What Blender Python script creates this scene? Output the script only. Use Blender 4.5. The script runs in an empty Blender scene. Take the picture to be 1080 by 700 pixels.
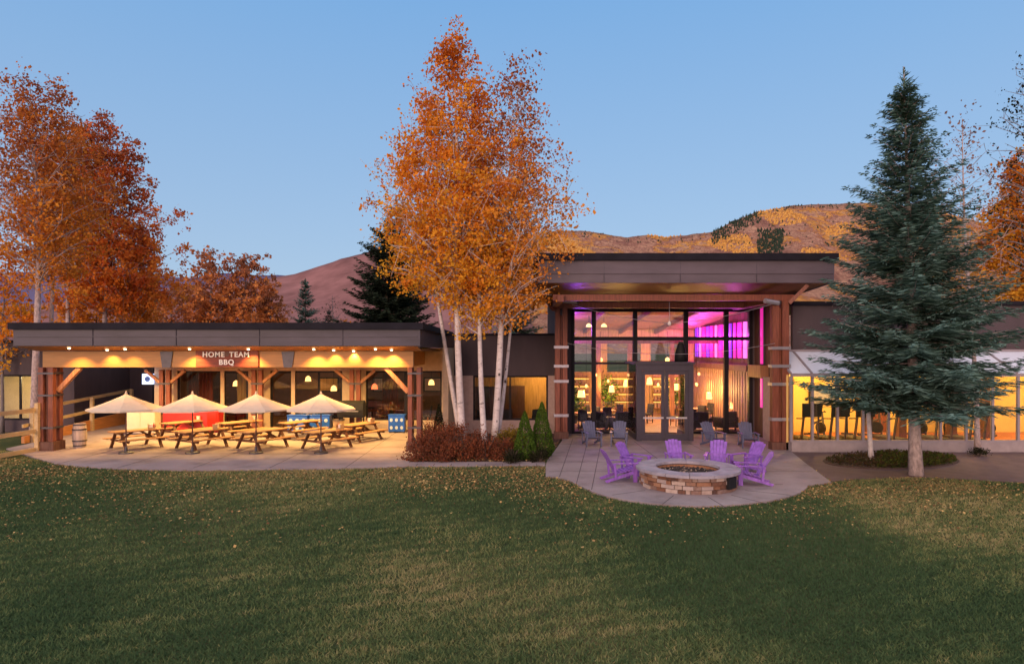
import bpy, bmesh, math, random
import numpy as np
from mathutils import Vector, Matrix

R = math.radians
S = bpy.context.scene
COL = S.collection

# ------------------------------------------------------------------ camera, sky, sun, exposure
HC, FOC, HZ = 3.9, 680.0, 370.0          # eye height, focal length and horizon row (in 1080 px units)
cam_data = bpy.data.cameras.new('camera')
cam = bpy.data.objects.new('camera', cam_data)
COL.objects.link(cam)
cam.location = (0, 0, HC)
cam.rotation_euler = (R(90), 0, 0)
cam_data.sensor_width = 36
cam_data.lens = FOC / 1080 * 36
cam_data.shift_y = (HZ - 350) / 1080
cam_data.clip_end = 12000
S.camera = cam

SUN_EL, SUN_AZ = R(9), R(205)            # dusk glow low behind the camera, to the left
w = bpy.data.worlds.new('World')
S.world = w
w.use_nodes = True
nt = w.node_tree
bg = nt.nodes['Background']
sky = nt.nodes.new('ShaderNodeTexSky')
sky.sky_type = 'NISHITA'
sky.sun_disc = False
sky.sun_elevation = SUN_EL
sky.sun_rotation = SUN_AZ
sky.air_density, sky.dust_density, sky.ozone_density = 1.0, 0.3, 3.0
tc = nt.nodes.new('ShaderNodeTexCoord')
sep = nt.nodes.new('ShaderNodeSeparateXYZ')
nt.links.new(tc.outputs['Generated'], sep.inputs[0])
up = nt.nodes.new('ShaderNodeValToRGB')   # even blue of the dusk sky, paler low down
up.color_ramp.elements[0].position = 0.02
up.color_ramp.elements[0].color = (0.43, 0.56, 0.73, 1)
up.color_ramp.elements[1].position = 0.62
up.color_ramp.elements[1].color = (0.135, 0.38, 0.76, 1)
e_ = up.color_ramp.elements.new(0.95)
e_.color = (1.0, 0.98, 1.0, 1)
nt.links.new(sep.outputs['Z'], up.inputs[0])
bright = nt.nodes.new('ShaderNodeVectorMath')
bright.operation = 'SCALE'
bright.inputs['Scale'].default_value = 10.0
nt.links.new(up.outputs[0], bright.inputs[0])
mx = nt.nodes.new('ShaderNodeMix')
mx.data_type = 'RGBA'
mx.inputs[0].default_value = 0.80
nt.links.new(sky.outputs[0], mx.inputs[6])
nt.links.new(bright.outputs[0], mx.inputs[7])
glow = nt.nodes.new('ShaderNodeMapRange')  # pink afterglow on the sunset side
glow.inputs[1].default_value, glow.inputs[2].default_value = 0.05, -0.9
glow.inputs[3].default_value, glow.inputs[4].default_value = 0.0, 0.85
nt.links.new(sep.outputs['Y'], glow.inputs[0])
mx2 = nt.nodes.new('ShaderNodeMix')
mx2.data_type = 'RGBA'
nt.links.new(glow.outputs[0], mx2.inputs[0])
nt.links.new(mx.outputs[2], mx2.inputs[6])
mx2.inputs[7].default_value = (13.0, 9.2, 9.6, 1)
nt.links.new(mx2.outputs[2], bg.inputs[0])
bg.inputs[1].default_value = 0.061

sun_data = bpy.data.lights.new('sun', 'SUN')
sun_data.energy = 1.1
sun_data.angle = R(28)
sun_data.color = (1.0, 0.66, 0.50)
sun = bpy.data.objects.new('sun', sun_data)
COL.objects.link(sun)
_d = Vector((math.sin(SUN_AZ) * math.cos(SUN_EL), math.cos(SUN_AZ) * math.cos(SUN_EL), math.sin(SUN_EL)))
sun.rotation_euler = _d.to_track_quat('Z', 'Y').to_euler()

S.view_settings.view_transform = 'Standard'
S.view_settings.look = 'None'
S.view_settings.gamma = 1
S.view_settings.exposure = 0.92
S.view_settings.use_curve_mapping = False
S.render.engine = 'CYCLES'
S.cycles.use_denoising = True
S.cycles.max_bounces = 6
S.cycles.diffuse_bounces = 3
S.cycles.glossy_bounces = 3
S.cycles.transmission_bounces = 4
S.cycles.transparent_max_bounces = 10
S.cycles.sample_clamp_indirect = 3.0
S.cycles.caustics_reflective = False
S.cycles.caustics_refractive = False


def PX(px, Y): return (px - 540) / FOC * Y
def PZ(py, Y): return HC - (py - HZ) / FOC * Y
def GY(py): return HC * FOC / (py - HZ)
def G(px, py):
    Y = GY(py)
    return (PX(px, Y), Y)


# ------------------------------------------------------------------ materials
def lin(c):
    return tuple(((v / 255) / 12.92 if v / 255 <= 0.04045 else ((v / 255 + 0.055) / 1.055) ** 2.4) for v in c)


def nmat(name):
    m = bpy.data.materials.new(name)
    m.use_nodes = True
    return m, m.node_tree, m.node_tree.nodes['Principled BSDF']


def noise(t, vec, scale, detail=4, rough=0.55):
    n = t.nodes.new('ShaderNodeTexNoise')
    n.inputs['Scale'].default_value = scale
    n.inputs['Detail'].default_value = detail
    n.inputs['Roughness'].default_value = rough
    if vec is not None:
        t.links.new(vec, n.inputs['Vector'])
    return n.outputs['Fac']


def ramp(t, fac, stops):
    r = t.nodes.new('ShaderNodeValToRGB')
    els = r.color_ramp.elements
    while len(els) < len(stops):
        els.new(0.5)
    for e, (p, c) in zip(els, stops):
        e.position = p
        e.color = (*c, 1)
    t.links.new(fac, r.inputs[0])
    return r.outputs[0]


def coords(t, scale=(1, 1, 1), kind='Object'):
    c = t.nodes.new('ShaderNodeTexCoord')
    mp = t.nodes.new('ShaderNodeMapping')
    mp.inputs['Scale'].default_value = scale
    t.links.new(c.outputs[kind], mp.inputs[0])
    return mp.outputs[0]


def bump(t, p, fac, strength=0.3, dist=0.02):
    b = t.nodes.new('ShaderNodeBump')
    b.inputs['Strength'].default_value = strength
    b.inputs['Distance'].default_value = dist
    t.links.new(fac, b.inputs['Height'])
    t.links.new(b.outputs[0], p.inputs['Normal'])


def mul(c, k): return tuple(min(1, v * k) for v in c)


def mat(name, base, rough=0.6, var=0.25, scale=3.0, stretch=(1, 1, 1), metal=0.0, bmp=0.15, spec=0.4):
    m, t, p = nmat(name)
    v = coords(t, stretch)
    f = noise(t, v, scale, 6, 0.6)
    c = ramp(t, f, [(0.3, mul(base, 1 - var)), (0.7, mul(base, 1 + var))])
    t.links.new(c, p.inputs['Base Color'])
    p.inputs['Roughness'].default_value = rough
    p.inputs['Metallic'].default_value = metal
    p.inputs['Specular IOR Level'].default_value = spec
    if bmp:
        bump(t, p, noise(t, v, scale * 6, 4), bmp, 0.01)
    return m


def emis(name, color, strength):
    m, t, p = nmat(name)
    p.inputs['Base Color'].default_value = (*color, 1)
    p.inputs['Emission Color'].default_value = (*color, 1)
    p.inputs['Emission Strength'].default_value = strength
    return m


def glass_mat(name, tint=(0.9, 0.92, 0.95), refl=0.10):
    m, t, p = nmat(name)
    out = t.nodes['Material Output']
    t.nodes.remove(p)
    tr = t.nodes.new('ShaderNodeBsdfTransparent')
    tr.inputs[0].default_value = (*tint, 1)
    gl = t.nodes.new('ShaderNodeBsdfGlossy')
    gl.inputs['Roughness'].default_value = 0.015
    lw = t.nodes.new('ShaderNodeFresnel')
    lw.inputs[0].default_value = 1.5
    ad = t.nodes.new('ShaderNodeMath')
    ad.operation = 'ADD'
    ad.inputs[1].default_value = refl - 0.04
    t.links.new(lw.outputs[0], ad.inputs[0])
    mxs = t.nodes.new('ShaderNodeMixShader')
    t.links.new(ad.outputs[0], mxs.inputs[0])
    t.links.new(tr.outputs[0], mxs.inputs[1])
    t.links.new(gl.outputs[0], mxs.inputs[2])
    t.links.new(mxs.outputs[0], out.inputs[0])
    return m


def leaf_mat(name, stops, trans=0.35, rough=0.6):
    """leaf colour runs over the crown by a per-leaf tint"""
    m, t, p = nmat(name)
    out = t.nodes['Material Output']
    t.nodes.remove(p)
    a = t.nodes.new('ShaderNodeAttribute')
    a.attribute_name = 'tint'
    c = ramp(t, a.outputs['Fac'], stops)
    d = t.nodes.new('ShaderNodeBsdfDiffuse')
    tl = t.nodes.new('ShaderNodeBsdfTranslucent')
    t.links.new(c, d.inputs[0])
    t.links.new(c, tl.inputs[0])
    mxs = t.nodes.new('ShaderNodeMixShader')
    mxs.inputs[0].default_value = trans
    t.links.new(d.outputs[0], mxs.inputs[1])
    t.links.new(tl.outputs[0], mxs.inputs[2])
    t.links.new(mxs.outputs[0], out.inputs[0])
    return m


def board_wood(name, base, rough=0.55, stretch=(1, 1, 12), var=0.35, scale=2.5):
    return mat(name, base, rough, var, scale, stretch, 0, 0.2)


M = {}
M['fascia'] = mat('weathered_fascia', (0.105, 0.085, 0.10), 0.55, 0.22, 0.9, (0.7, 1, 2.5))
M['fascia_dark'] = mat('charcoal_fascia', (0.058, 0.050, 0.066), 0.5, 0.28, 0.9, (0.7, 1, 2.5))
M['coping'] = mat('coping_metal', (0.013, 0.012, 0.018), 0.7, 0.3, 2, metal=0.0, spec=0.15)
M['dark_wall'] = mat('dark_siding', (0.075, 0.055, 0.06), 0.75, 0.15, 1.5, (1, 1, 0.3))
M['soffit'] = board_wood('soffit_boards', (0.30, 0.13, 0.05), 0.5, (1, 10, 1))
M['beam'] = board_wood('honey_beam', (0.40, 0.20, 0.06), 0.5, (0.6, 1, 9), 0.18)
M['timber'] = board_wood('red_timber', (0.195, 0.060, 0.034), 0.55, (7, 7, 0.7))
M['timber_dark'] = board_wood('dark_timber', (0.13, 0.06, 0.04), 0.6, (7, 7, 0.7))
M['timber_pale'] = board_wood('larch_timber', (0.34, 0.155, 0.075), 0.55, (7, 7, 0.7))  # paler than the red timber
M['stucco'] = mat('tan_stucco', (0.52, 0.40, 0.27), 0.85, 0.12, 5, bmp=0.3)
M['stucco_pink'] = mat('pinkish_stucco', (0.46, 0.33, 0.28), 0.85, 0.12, 5, bmp=0.3)
M['concrete_wall'] = mat('concrete_wall', (0.32, 0.27, 0.26), 0.85, 0.15, 3, bmp=0.25)
M['frame'] = mat('bronze_frame', (0.014, 0.012, 0.015), 0.5, 0.2, 4, metal=0.0, bmp=0, spec=0.2)
M['frame_door'] = mat('door_frame_paint', (0.055, 0.048, 0.062), 0.45, 0.1, 4, bmp=0)
M['mullion'] = mat('pale_mullion', (0.30, 0.26, 0.27), 0.5, 0.1, 4, bmp=0)
M['glass'] = glass_mat('window_glass', (0.9, 0.92, 0.95), 0.06)
M['pale_pane'] = mat('frosted_pane', (0.74, 0.80, 0.88), 0.25, 0.05, 2, bmp=0)  # one even pale blue-white, opaque
M['steel'] = mat('galvanised_steel', (0.42, 0.40, 0.43), 0.4, 0.12, 6, metal=0.6, bmp=0)
M['dark_steel'] = mat('dark_steel', (0.09, 0.085, 0.095), 0.5, 0.15, 6, metal=0.5, bmp=0)
M['chrome'] = mat('door_bar_metal', (0.7, 0.68, 0.66), 0.3, 0.05, 6, metal=0.7, bmp=0)
M['room_dark'] = mat('dining_room_wall', (0.16, 0.075, 0.045), 0.8, 0.4, 0.8)
M['curtain'] = mat('maroon_curtain', (0.20, 0.055, 0.035), 0.9, 0.5, 3, (8, 8, 0.2))
M['curtain_gold'] = mat('gold_curtain', (0.70, 0.42, 0.12), 0.9, 0.35, 3, (8, 8, 0.2))
M['room_cream'] = mat('cream_room', (0.68, 0.56, 0.33), 0.85, 0.1, 2)
M['room_yellow'] = mat('yellow_room', (0.72, 0.50, 0.17), 0.85, 0.08, 1.5)
M['floor_orange'] = mat('rust_floor', (0.42, 0.15, 0.05), 0.6, 0.25, 2)
M['hall_floor'] = mat('hall_floor', (0.22, 0.13, 0.08), 0.5, 0.25, 2)
M['hall_wall'] = board_wood('hall_wall', (0.55, 0.36, 0.13), 0.6, (5, 5, 0.5), 0.35)
M['hall_ceiling'] = board_wood('hall_ceiling', (0.26, 0.11, 0.06), 0.5, (8, 0.5, 1), 0.2)
M['slat'] = board_wood('slat_wall', (0.40, 0.24, 0.18), 0.6, (5, 5, 0.6), 0.2)
M['black'] = mat('black_finish', (0.006, 0.006, 0.007), 0.7, 0.3, 5, bmp=0)
M['charcoal'] = mat('charcoal_cloth', (0.03, 0.028, 0.03), 0.8, 0.3, 5)
M['canvas'] = mat('cream_canvas', (0.72, 0.61, 0.45), 0.9, 0.06, 4, bmp=0.1)
M['table_wood'] = board_wood('picnic_wood', (0.40, 0.205, 0.09), 0.6, (0.8, 9, 9))
M['table_leg'] = board_wood('picnic_leg_wood', (0.14, 0.062, 0.03), 0.65, (5, 5, 5))
M['rail_wood'] = board_wood('pale_rail_wood', (0.55, 0.40, 0.20), 0.65, (6, 0.7, 6), 0.2)
M['kerb_wood'] = board_wood('orange_kerb_wood', (0.52, 0.22, 0.07), 0.6, (6, 0.7, 6), 0.2)
M['red'] = mat('red_paint', (0.55, 0.025, 0.02), 0.45, 0.12, 4, bmp=0)
M['blue'] = mat('blue_paint', (0.015, 0.10, 0.50), 0.4, 0.15, 4, bmp=0)
M['pale_disc'] = mat('pale_disc', (0.45, 0.55, 0.70), 0.5, 0.1, 4, bmp=0)
M['white'] = mat('white_paint', (0.80, 0.78, 0.74), 0.5, 0.05, 4, bmp=0)
M['cream_board'] = mat('cream_board', (0.72, 0.64, 0.48), 0.7, 0.06, 3)
M['kraft'] = mat('kraft_brown', (0.40, 0.28, 0.16), 0.8, 0.15, 4)
M['barrel'] = board_wood('greyed_staves', (0.46, 0.38, 0.34), 0.7, (9, 9, 0.6), 0.25)
M['purple'] = mat('purple_paint', (0.25, 0.11, 0.45), 0.5, 0.28, 3, (4, 4, 1.5), bmp=0.1)
M['purple_deep'] = mat('deep_purple_paint', (0.24, 0.07, 0.47), 0.5, 0.10, 4, bmp=0.05)  # deeper purple, assigned to no part
M['grey_blue'] = mat('slate_blue_paint', (0.11, 0.12, 0.19), 0.55, 0.10, 4, bmp=0.05)
M['cap'] = mat('flagstone_cap', (0.33, 0.30, 0.33), 0.7, 0.32, 2.2, bmp=0.3)
M['mulch'] = mat('bark_mulch', (0.085, 0.05, 0.035), 0.95, 0.5, 14, bmp=0.9)
M['lamp_warm'] = emis('warm_lamp_glow', (1.0, 0.52, 0.14), 2.0)
M['lamp_white'] = emis('downlight_glow', (1.0, 0.74, 0.40), 8.0)
M['lamp_red'] = emis('red_lamp_glow', (1.0, 0.14, 0.04), 1.6)
M['led_pink'] = emis('magenta_tube_glow', (0.62, 0.02, 0.30), .55)
M['led_violet'] = emis('violet_tube_glow', (0.20, 0.04, 0.62), .6)
M['led_hot'] = emis('hot_pink_tube_glow', (0.85, 0.16, 0.55), .95)
M['screen'] = emis('blue_white_lightbox', (0.45, 0.60, 1.0), 1.1)


def concrete_paving():
    m, t, p = nmat('paving_concrete')
    v = coords(t, (1, 1, 1))
    f = noise(t, v, 0.9, 6, 0.65)
    c1 = ramp(t, f, [(0.28, (0.20, 0.155, 0.145)), (0.45, (0.31, 0.25, 0.24)), (0.72, (0.41, 0.335, 0.32))])
    fine = noise(t, v, 60, 3)
    mm = t.nodes.new('ShaderNodeMix')
    mm.data_type = 'RGBA'
    mm.blend_type = 'MULTIPLY'
    mm.inputs[0].default_value = 0.35
    t.links.new(c1, mm.inputs[6])
    t.links.new(ramp(t, fine, [(0.3, (0.6, 0.6, 0.6)), (0.7, (1, 1, 1))]), mm.inputs[7])
    t.links.new(mm.outputs[2], p.inputs['Base Color'])
    p.inputs['Roughness'].default_value = 0.8
    bump(t, p, fine, 0.15, 0.005)
    return m


M['paving'] = concrete_paving()
M['joint'] = mat('paving_joint', (0.11, 0.085, 0.085), 0.9, 0.2, 6, bmp=0)
M['asphalt'] = mat('brown_asphalt_path', (0.15, 0.095, 0.088), 0.9, 0.2, 2.5, bmp=0.3)


def lawn_mat():
    m, t, p = nmat('lawn')
    v = coords(t, (1, 1, 1))
    big = noise(t, v, 0.16, 5, 0.62)
    c1 = ramp(t, big, [(0.36, (0.050, 0.078, 0.030)), (0.50, (0.095, 0.110, 0.042)), (0.62, (0.18, 0.15, 0.065))])
    mid = noise(t, coords(t, (1, 1.6, 1)), 3.0, 6, 0.7)
    mm = t.nodes.new('ShaderNodeMix')
    mm.data_type = 'RGBA'
    mm.blend_type = 'MULTIPLY'
    mm.inputs[0].default_value = 0.7
    t.links.new(c1, mm.inputs[6])
    t.links.new(ramp(t, mid, [(0.3, (0.45, 0.45, 0.45)), (0.7, (1, 1, 1))]), mm.inputs[7])
    t.links.new(mm.outputs[2], p.inputs['Base Color'])
    p.inputs['Roughness'].default_value = 0.95
    p.inputs['Specular IOR Level'].default_value = 0.1
    bump(t, p, noise(t, v, 25, 5, 0.7), 0.8, 0.05)
    return m


M['lawn'] = lawn_mat()


def hill_mat():
    m, t, p = nmat('autumn_hillside')
    v = coords(t, (1, 0.35, 1.5))
    f = noise(t, v, 0.006, 8, 0.66)
    c = ramp(t, f, [(0.30, (0.291, 0.144, 0.117)), (0.40, (0.476, 0.245, 0.170)), (0.46, (0.675, 0.389, 0.246)), (0.50, (0.460, 0.230, 0.164)), (0.54, (0.767, 0.345, 0.094)),
                    (0.57, (0.800, 0.416, 0.117)), (0.60, (0.644, 0.374, 0.234)), (0.66, (0.368, 0.179, 0.140)), (0.74, (0.614, 0.359, 0.234))])
    g = noise(t, coords(t, (1, .5, 1)), 0.05, 8, 0.8)
    mm = t.nodes.new('ShaderNodeMix')
    mm.data_type = 'RGBA'
    mm.blend_type = 'MULTIPLY'
    mm.inputs[0].default_value = 0.8
    t.links.new(c, mm.inputs[6])
    t.links.new(ramp(t, g, [(0.36, (0.40, 0.36, 0.38)), (0.60, (1, 1, 1))]), mm.inputs[7])
    t.links.new(mm.outputs[2], p.inputs['Base Color'])
    p.inputs['Roughness'].default_value = 1.0
    p.inputs['Specular IOR Level'].default_value = 0.0
    bump(t, p, g, 0.9, 18.0)
    return m


M['hill'] = hill_mat()
M['hill_brown'] = mat('mauve_scrub_hillside', (0.25, 0.125, 0.115), 1.0, 0.35, 0.008, (1, 0.6, 2), 0, 0.0, 0.0)
M['hill_far'] = mat('hazed_violet_ridge', (0.12, 0.11, 0.19), 1.0, 0.15, 0.002, (1, 1, 1), 0, 0.0, 0.0)  # bluish violet of distance haze put into the base colour


def aspen_bark():
    m, t, p = nmat('aspen_bark')
    v = coords(t, (1, 1, 1))
    base = ramp(t, noise(t, v, 5, 4), [(0.3, (0.50, 0.43, 0.40)), (0.7, (0.72, 0.66, 0.62))])
    band = noise(t, coords(t, (2.0, 2.0, 11.0)), 1.6, 5, 0.6)
    spots = t.nodes.new('ShaderNodeTexVoronoi')
    spots.inputs['Scale'].default_value = 2.2
    t.links.new(coords(t, (1.2, 1.2, 0.9)), spots.inputs['Vector'])
    k1 = ramp(t, band, [(0.33, (0.12, 0.10, 0.09)), (0.40, (1, 1, 1))])
    k2 = ramp(t, spots.outputs['Distance'], [(0.10, (0.05, 0.04, 0.04)), (0.17, (1, 1, 1))])
    a = base
    for k, s in ((k1, 0.75), (k2, 1.0)):
        mm = t.nodes.new('ShaderNodeMix')
        mm.data_type = 'RGBA'
        mm.blend_type = 'MULTIPLY'
        mm.inputs[0].default_value = s
        t.links.new(a, mm.inputs[6])
        t.links.new(k, mm.inputs[7])
        a = mm.outputs[2]
    t.links.new(a, p.inputs['Base Color'])
    p.inputs['Roughness'].default_value = 0.8
    bump(t, p, band, 0.3, 0.02)
    return m


M['aspen_bark'] = aspen_bark()
M['grey_bark'] = mat('grey_bark', (0.20, 0.17, 0.16), 0.9, 0.3, 6, (3, 3, 0.6), bmp=0.5)
M['brown_bark'] = mat('brown_bark', (0.10, 0.07, 0.055), 0.9, 0.3, 6, (3, 3, 0.6), bmp=0.5)
M['pale_bark'] = mat('pale_spruce_bark', (0.43, 0.34, 0.31), 0.9, 0.45, 4, (3, 3, 1.6), bmp=0.9)
M['leaf_gold'] = leaf_mat('gold_orange_leaves', [(0.0, (0.7841, 0.4064, 0.0416)), (0.45, (0.7983, 0.2845, 0.0297)), (1.0, (0.5132, 0.1287, 0.0238))])
M['leaf_rust'] = leaf_mat('rust_leaves', [(0.0, (0.7796, 0.3221, 0.0482)), (0.5, (0.5613, 0.1764, 0.0413)), (1.0, (0.3275, 0.0998, 0.0413))])
M['leaf_amber'] = leaf_mat('amber_brown_leaves', [(0.0, (0.8, 0.3276, 0.0421)), (0.5, (0.5834, 0.1872, 0.0351)), (1.0, (0.326, 0.0936, 0.0351))])
M['leaf_red'] = leaf_mat('red_brown_leaves', [(0.0, (0.8, 0.2852, 0.0439)), (0.5, (0.6412, 0.1427, 0.0351)), (1.0, (0.3207, 0.0857, 0.0351))])
M['leaf_brown'] = leaf_mat('brown_orange_leaves', [(0.0, (0.7691, 0.3193, 0.0848)), (0.5, (0.5429, 0.1938, 0.066)), (1.0, (0.3394, 0.1368, 0.0754))])
M['leaf_brown_far'] = leaf_mat('far_golden_leaves', [(0.0, (0.69, 0.391, 0.1)), (1.0, (0.483, 0.23, 0.06))], 0.1)
M['leaf_scrub'] = leaf_mat('scrub_leaves', [(0.0, (0.408, 0.23, 0.152)), (1.0, (0.18, 0.0978, 0.0808))], 0.1)
M['leaf_pink'] = leaf_mat('dry_pinkish_leaves', [(0.0, (0.42, 0.25, 0.18)), (1.0, (0.24, 0.14, 0.12))])
M['leaf_barberry'] = leaf_mat('barberry_leaves', [(0.0, (0.3672, 0.1162, 0.0468)), (0.6, (0.1836, 0.0634, 0.039)), (1.0, (0.0918, 0.0634, 0.0312))])
M['leaf_box'] = leaf_mat('boxwood_leaves', [(0.0, (0.1316, 0.2282, 0.0316)), (1.0, (0.0351, 0.079, 0.0175))])
M['leaf_dark'] = leaf_mat('dark_shrub_leaves', [(0.0, (0.045, 0.05, 0.02)), (1.0, (0.02, 0.018, 0.015))])
M['leaf_yellow'] = leaf_mat('yellow_shrub_leaves', [(0.0, (0.36, 0.23, 0.03)), (1.0, (0.16, 0.13, 0.03))])
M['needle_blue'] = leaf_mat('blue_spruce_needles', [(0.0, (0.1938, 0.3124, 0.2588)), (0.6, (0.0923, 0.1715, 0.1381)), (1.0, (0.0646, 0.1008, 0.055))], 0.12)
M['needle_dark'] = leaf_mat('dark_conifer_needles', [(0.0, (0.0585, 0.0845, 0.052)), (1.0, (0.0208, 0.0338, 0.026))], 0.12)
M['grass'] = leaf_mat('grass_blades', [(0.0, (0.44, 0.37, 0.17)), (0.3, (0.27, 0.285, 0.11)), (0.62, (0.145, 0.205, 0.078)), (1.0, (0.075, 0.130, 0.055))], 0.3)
M['litter'] = leaf_mat('fallen_leaves', [(0.0, (0.60, 0.44, 0.18)), (0.45, (0.38, 0.25, 0.10)), (1.0, (0.16, 0.09, 0.05))], 0.1)


# ------------------------------------------------------------------ building blocks
class MB:
    def __init__(self):
        self.v, self.f, self.parts = [], [], []

    def add(self, vs, fs):
        vs = [tuple(a) for a in vs]
        self.parts.append((vs, [tuple(f) for f in fs]))
        n = len(self.v)
        self.v += [tuple(a) for a in vs]
        self.f += [tuple(i + n for i in f) for f in fs]
        return self

    def box(self, x0, x1, y0, y1, z0, z1):
        vs = [(x, y, z) for z in (z0, z1) for y in (y0, y1) for x in (x0, x1)]
        return self.add(vs, [(0, 2, 3, 1), (4, 5, 7, 6), (0, 1, 5, 4), (2, 6, 7, 3), (0, 4, 6, 2), (1, 3, 7, 5)])

    def hexa(self, bottom, top):
        return self.add(list(bottom) + list(top), [(3, 2, 1, 0), (4, 5, 6, 7), (0, 1, 5, 4), (1, 2, 6, 5), (2, 3, 7, 6), (3, 0, 4, 7)])

    def bar(self, p, q, wd, th, upv=(0, 0, 1)):
        p, q = Vector(p), Vector(q)
        d = (q - p).normalized()
        u = Vector(upv)
        s = d.cross(u)
        if s.length < 1e-4:
            s = d.cross(Vector((1, 0, 0)))
        s.normalize()
        n = s.cross(d).normalized()
        a, b = s * wd / 2, n * th / 2
        return self.hexa([p - a - b, p + a - b, p + a + b, p - a + b], [q - a - b, q + a - b, q + a + b, q - a + b])

    def tube(self, pts, rads, n=8, cap=True):
        pts = [Vector(p) for p in pts]
        if not isinstance(rads, (list, tuple)):
            rads = [rads] * len(pts)
        vs = []
        for i, p in enumerate(pts):
            d = (pts[min(i + 1, len(pts) - 1)] - pts[max(i - 1, 0)]).normalized()
            a = d.cross(Vector((0, 1, 0.01)))
            if a.length < 1e-3:
                a = d.cross(Vector((1, 0, 0)))
            a.normalize()
            b = d.cross(a)
            for k in range(n):
                t = 2 * math.pi * k / n
                vs.append(p + (a * math.cos(t) + b * math.sin(t)) * rads[i])
        fs = []
        for i in range(len(pts) - 1):
            for k in range(n):
                k2 = (k + 1) % n
                fs.append((i * n + k, i * n + k2, (i + 1) * n + k2, (i + 1) * n + k))
        if cap:
            fs.append(tuple(range(n))[::-1])
            fs.append(tuple((len(pts) - 1) * n + k for k in range(n)))
        return self.add(vs, fs)

    def lathe(self, prof, n=24, c=(0, 0), ring=False):
        vs = [(c[0] + r * math.cos(2 * math.pi * k / n), c[1] + r * math.sin(2 * math.pi * k / n), z) for r, z in prof for k in range(n)]
        fs = [(i * n + k, i * n + (k + 1) % n, (i + 1) * n + (k + 1) % n, (i + 1) * n + k) for i in range(len(prof) - 1) for k in range(n)]
        m_ = (len(prof) - 1) * n
        if ring:
            fs += [(m_ + k, m_ + (k + 1) % n, (k + 1) % n, k) for k in range(n)]
        if prof[0][0] > 1e-6 and not ring:
            fs.append(tuple(range(n))[::-1])
        if prof[-1][0] > 1e-6 and not ring:
            fs.append(tuple((len(prof) - 1) * n + k for k in range(n)))
        return self.add(vs, fs)

    def prism(self, poly, z0, z1):
        n = len(poly)
        vs = [(x, y, z0) for x, y in poly] + [(x, y, z1) for x, y in poly]
        fs = [tuple(range(n))[::-1], tuple(range(n, 2 * n))] + [(k, (k + 1) % n, n + (k + 1) % n, n + k) for k in range(n)]
        return self.add(vs, fs)

    def build_each(self, name, m, parent=None, **kw):
        out = []
        for i, (vs, fs) in enumerate(self.parts):
            p = MB()
            p.v, p.f = [tuple(v) for v in vs], fs
            out.append(p.build(name, m, parent, **kw))
        return out

    def build(self, name, m, parent=None, loc=None, smooth=False, bevel=0.0, label=None):
        me = bpy.data.meshes.new(name)
        me.from_pydata(self.v, [], self.f)
        bm = bmesh.new()
        bm.from_mesh(me)
        bmesh.ops.remove_doubles(bm, verts=bm.verts, dist=1e-5) if smooth else None
        bmesh.ops.recalc_face_normals(bm, faces=bm.faces)
        bm.to_mesh(me)
        bm.free()
        if smooth:
            for pl in me.polygons:
                pl.use_smooth = True
        me.materials.append(m)
        o = bpy.data.objects.new(name, me)
        COL.objects.link(o)
        if parent is not None:
            o.parent = parent
        if loc is not None:
            o.location = loc
        if bevel:
            b = o.modifiers.new('bevel', 'BEVEL')
            b.width = bevel
            b.segments = 1
        if label:
            o['label'] = label
        return o


def tag(o, label, cat, group=None, kind=None):
    o['label'] = label
    o['category'] = cat
    if group:
        o['group'] = group
    if kind:
        o['kind'] = kind
    return o


def thing(name, label, cat, loc=(0, 0, 0), rz=0.0, group=None):
    o = bpy.data.objects.new(name, None)
    o.empty_display_size = 0.2
    COL.objects.link(o)
    o.location = loc
    o.rotation_euler = (0, 0, rz)
    return tag(o, label, cat, group)


def copy_tree(o, parent=None):
    c = o.copy()
    COL.objects.link(c)
    c.parent = parent
    for ch in list(o.children):
        copy_tree(ch, c)
    return c


def struct(o):
    o['kind'] = 'structure'
    return o


def lamp(name, parent, kind, energy, color, loc, rot=(0, 0, 0), size=0.1, spot=R(110), blend=0.8):
    d = bpy.data.lights.new(name, kind)
    d.energy = energy
    d.color = color
    if kind in ('POINT', 'SPOT'):
        d.shadow_soft_size = size
    if kind == 'SPOT':
        d.spot_size = spot
        d.spot_blend = blend
    o = bpy.data.objects.new(name, d)
    COL.objects.link(o)
    o.parent = parent
    o.location = loc
    o.rotation_euler = rot
    return o


def fast_mesh(name, verts, nper, tint, m, parent=None, kind=None):
    """many small separate polygons of nper corners, each with a tint"""
    verts = np.asarray(verts, dtype=np.float32).reshape(-1, 3)
    nv = len(verts)
    nf = nv // nper
    me = bpy.data.meshes.new(name)
    me.vertices.add(nv)
    me.vertices.foreach_set('co', verts.ravel())
    me.loops.add(nv)
    me.loops.foreach_set('vertex_index', np.arange(nv, dtype=np.int32))
    me.polygons.add(nf)
    me.polygons.foreach_set('loop_start', np.arange(0, nv, nper, dtype=np.int32))
    me.polygons.foreach_set('loop_total', np.full(nf, nper, dtype=np.int32))
    me.update(calc_edges=True)
    at = me.attributes.new('tint', 'FLOAT', 'POINT')
    at.data.foreach_set('value', np.repeat(np.asarray(tint, dtype=np.float32), nper))
    me.materials.append(m)
    o = bpy.data.objects.new(name, me)
    COL.objects.link(o)
    if parent is not None:
        o.parent = parent
    if kind:
        o['kind'] = kind
    return o


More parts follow.
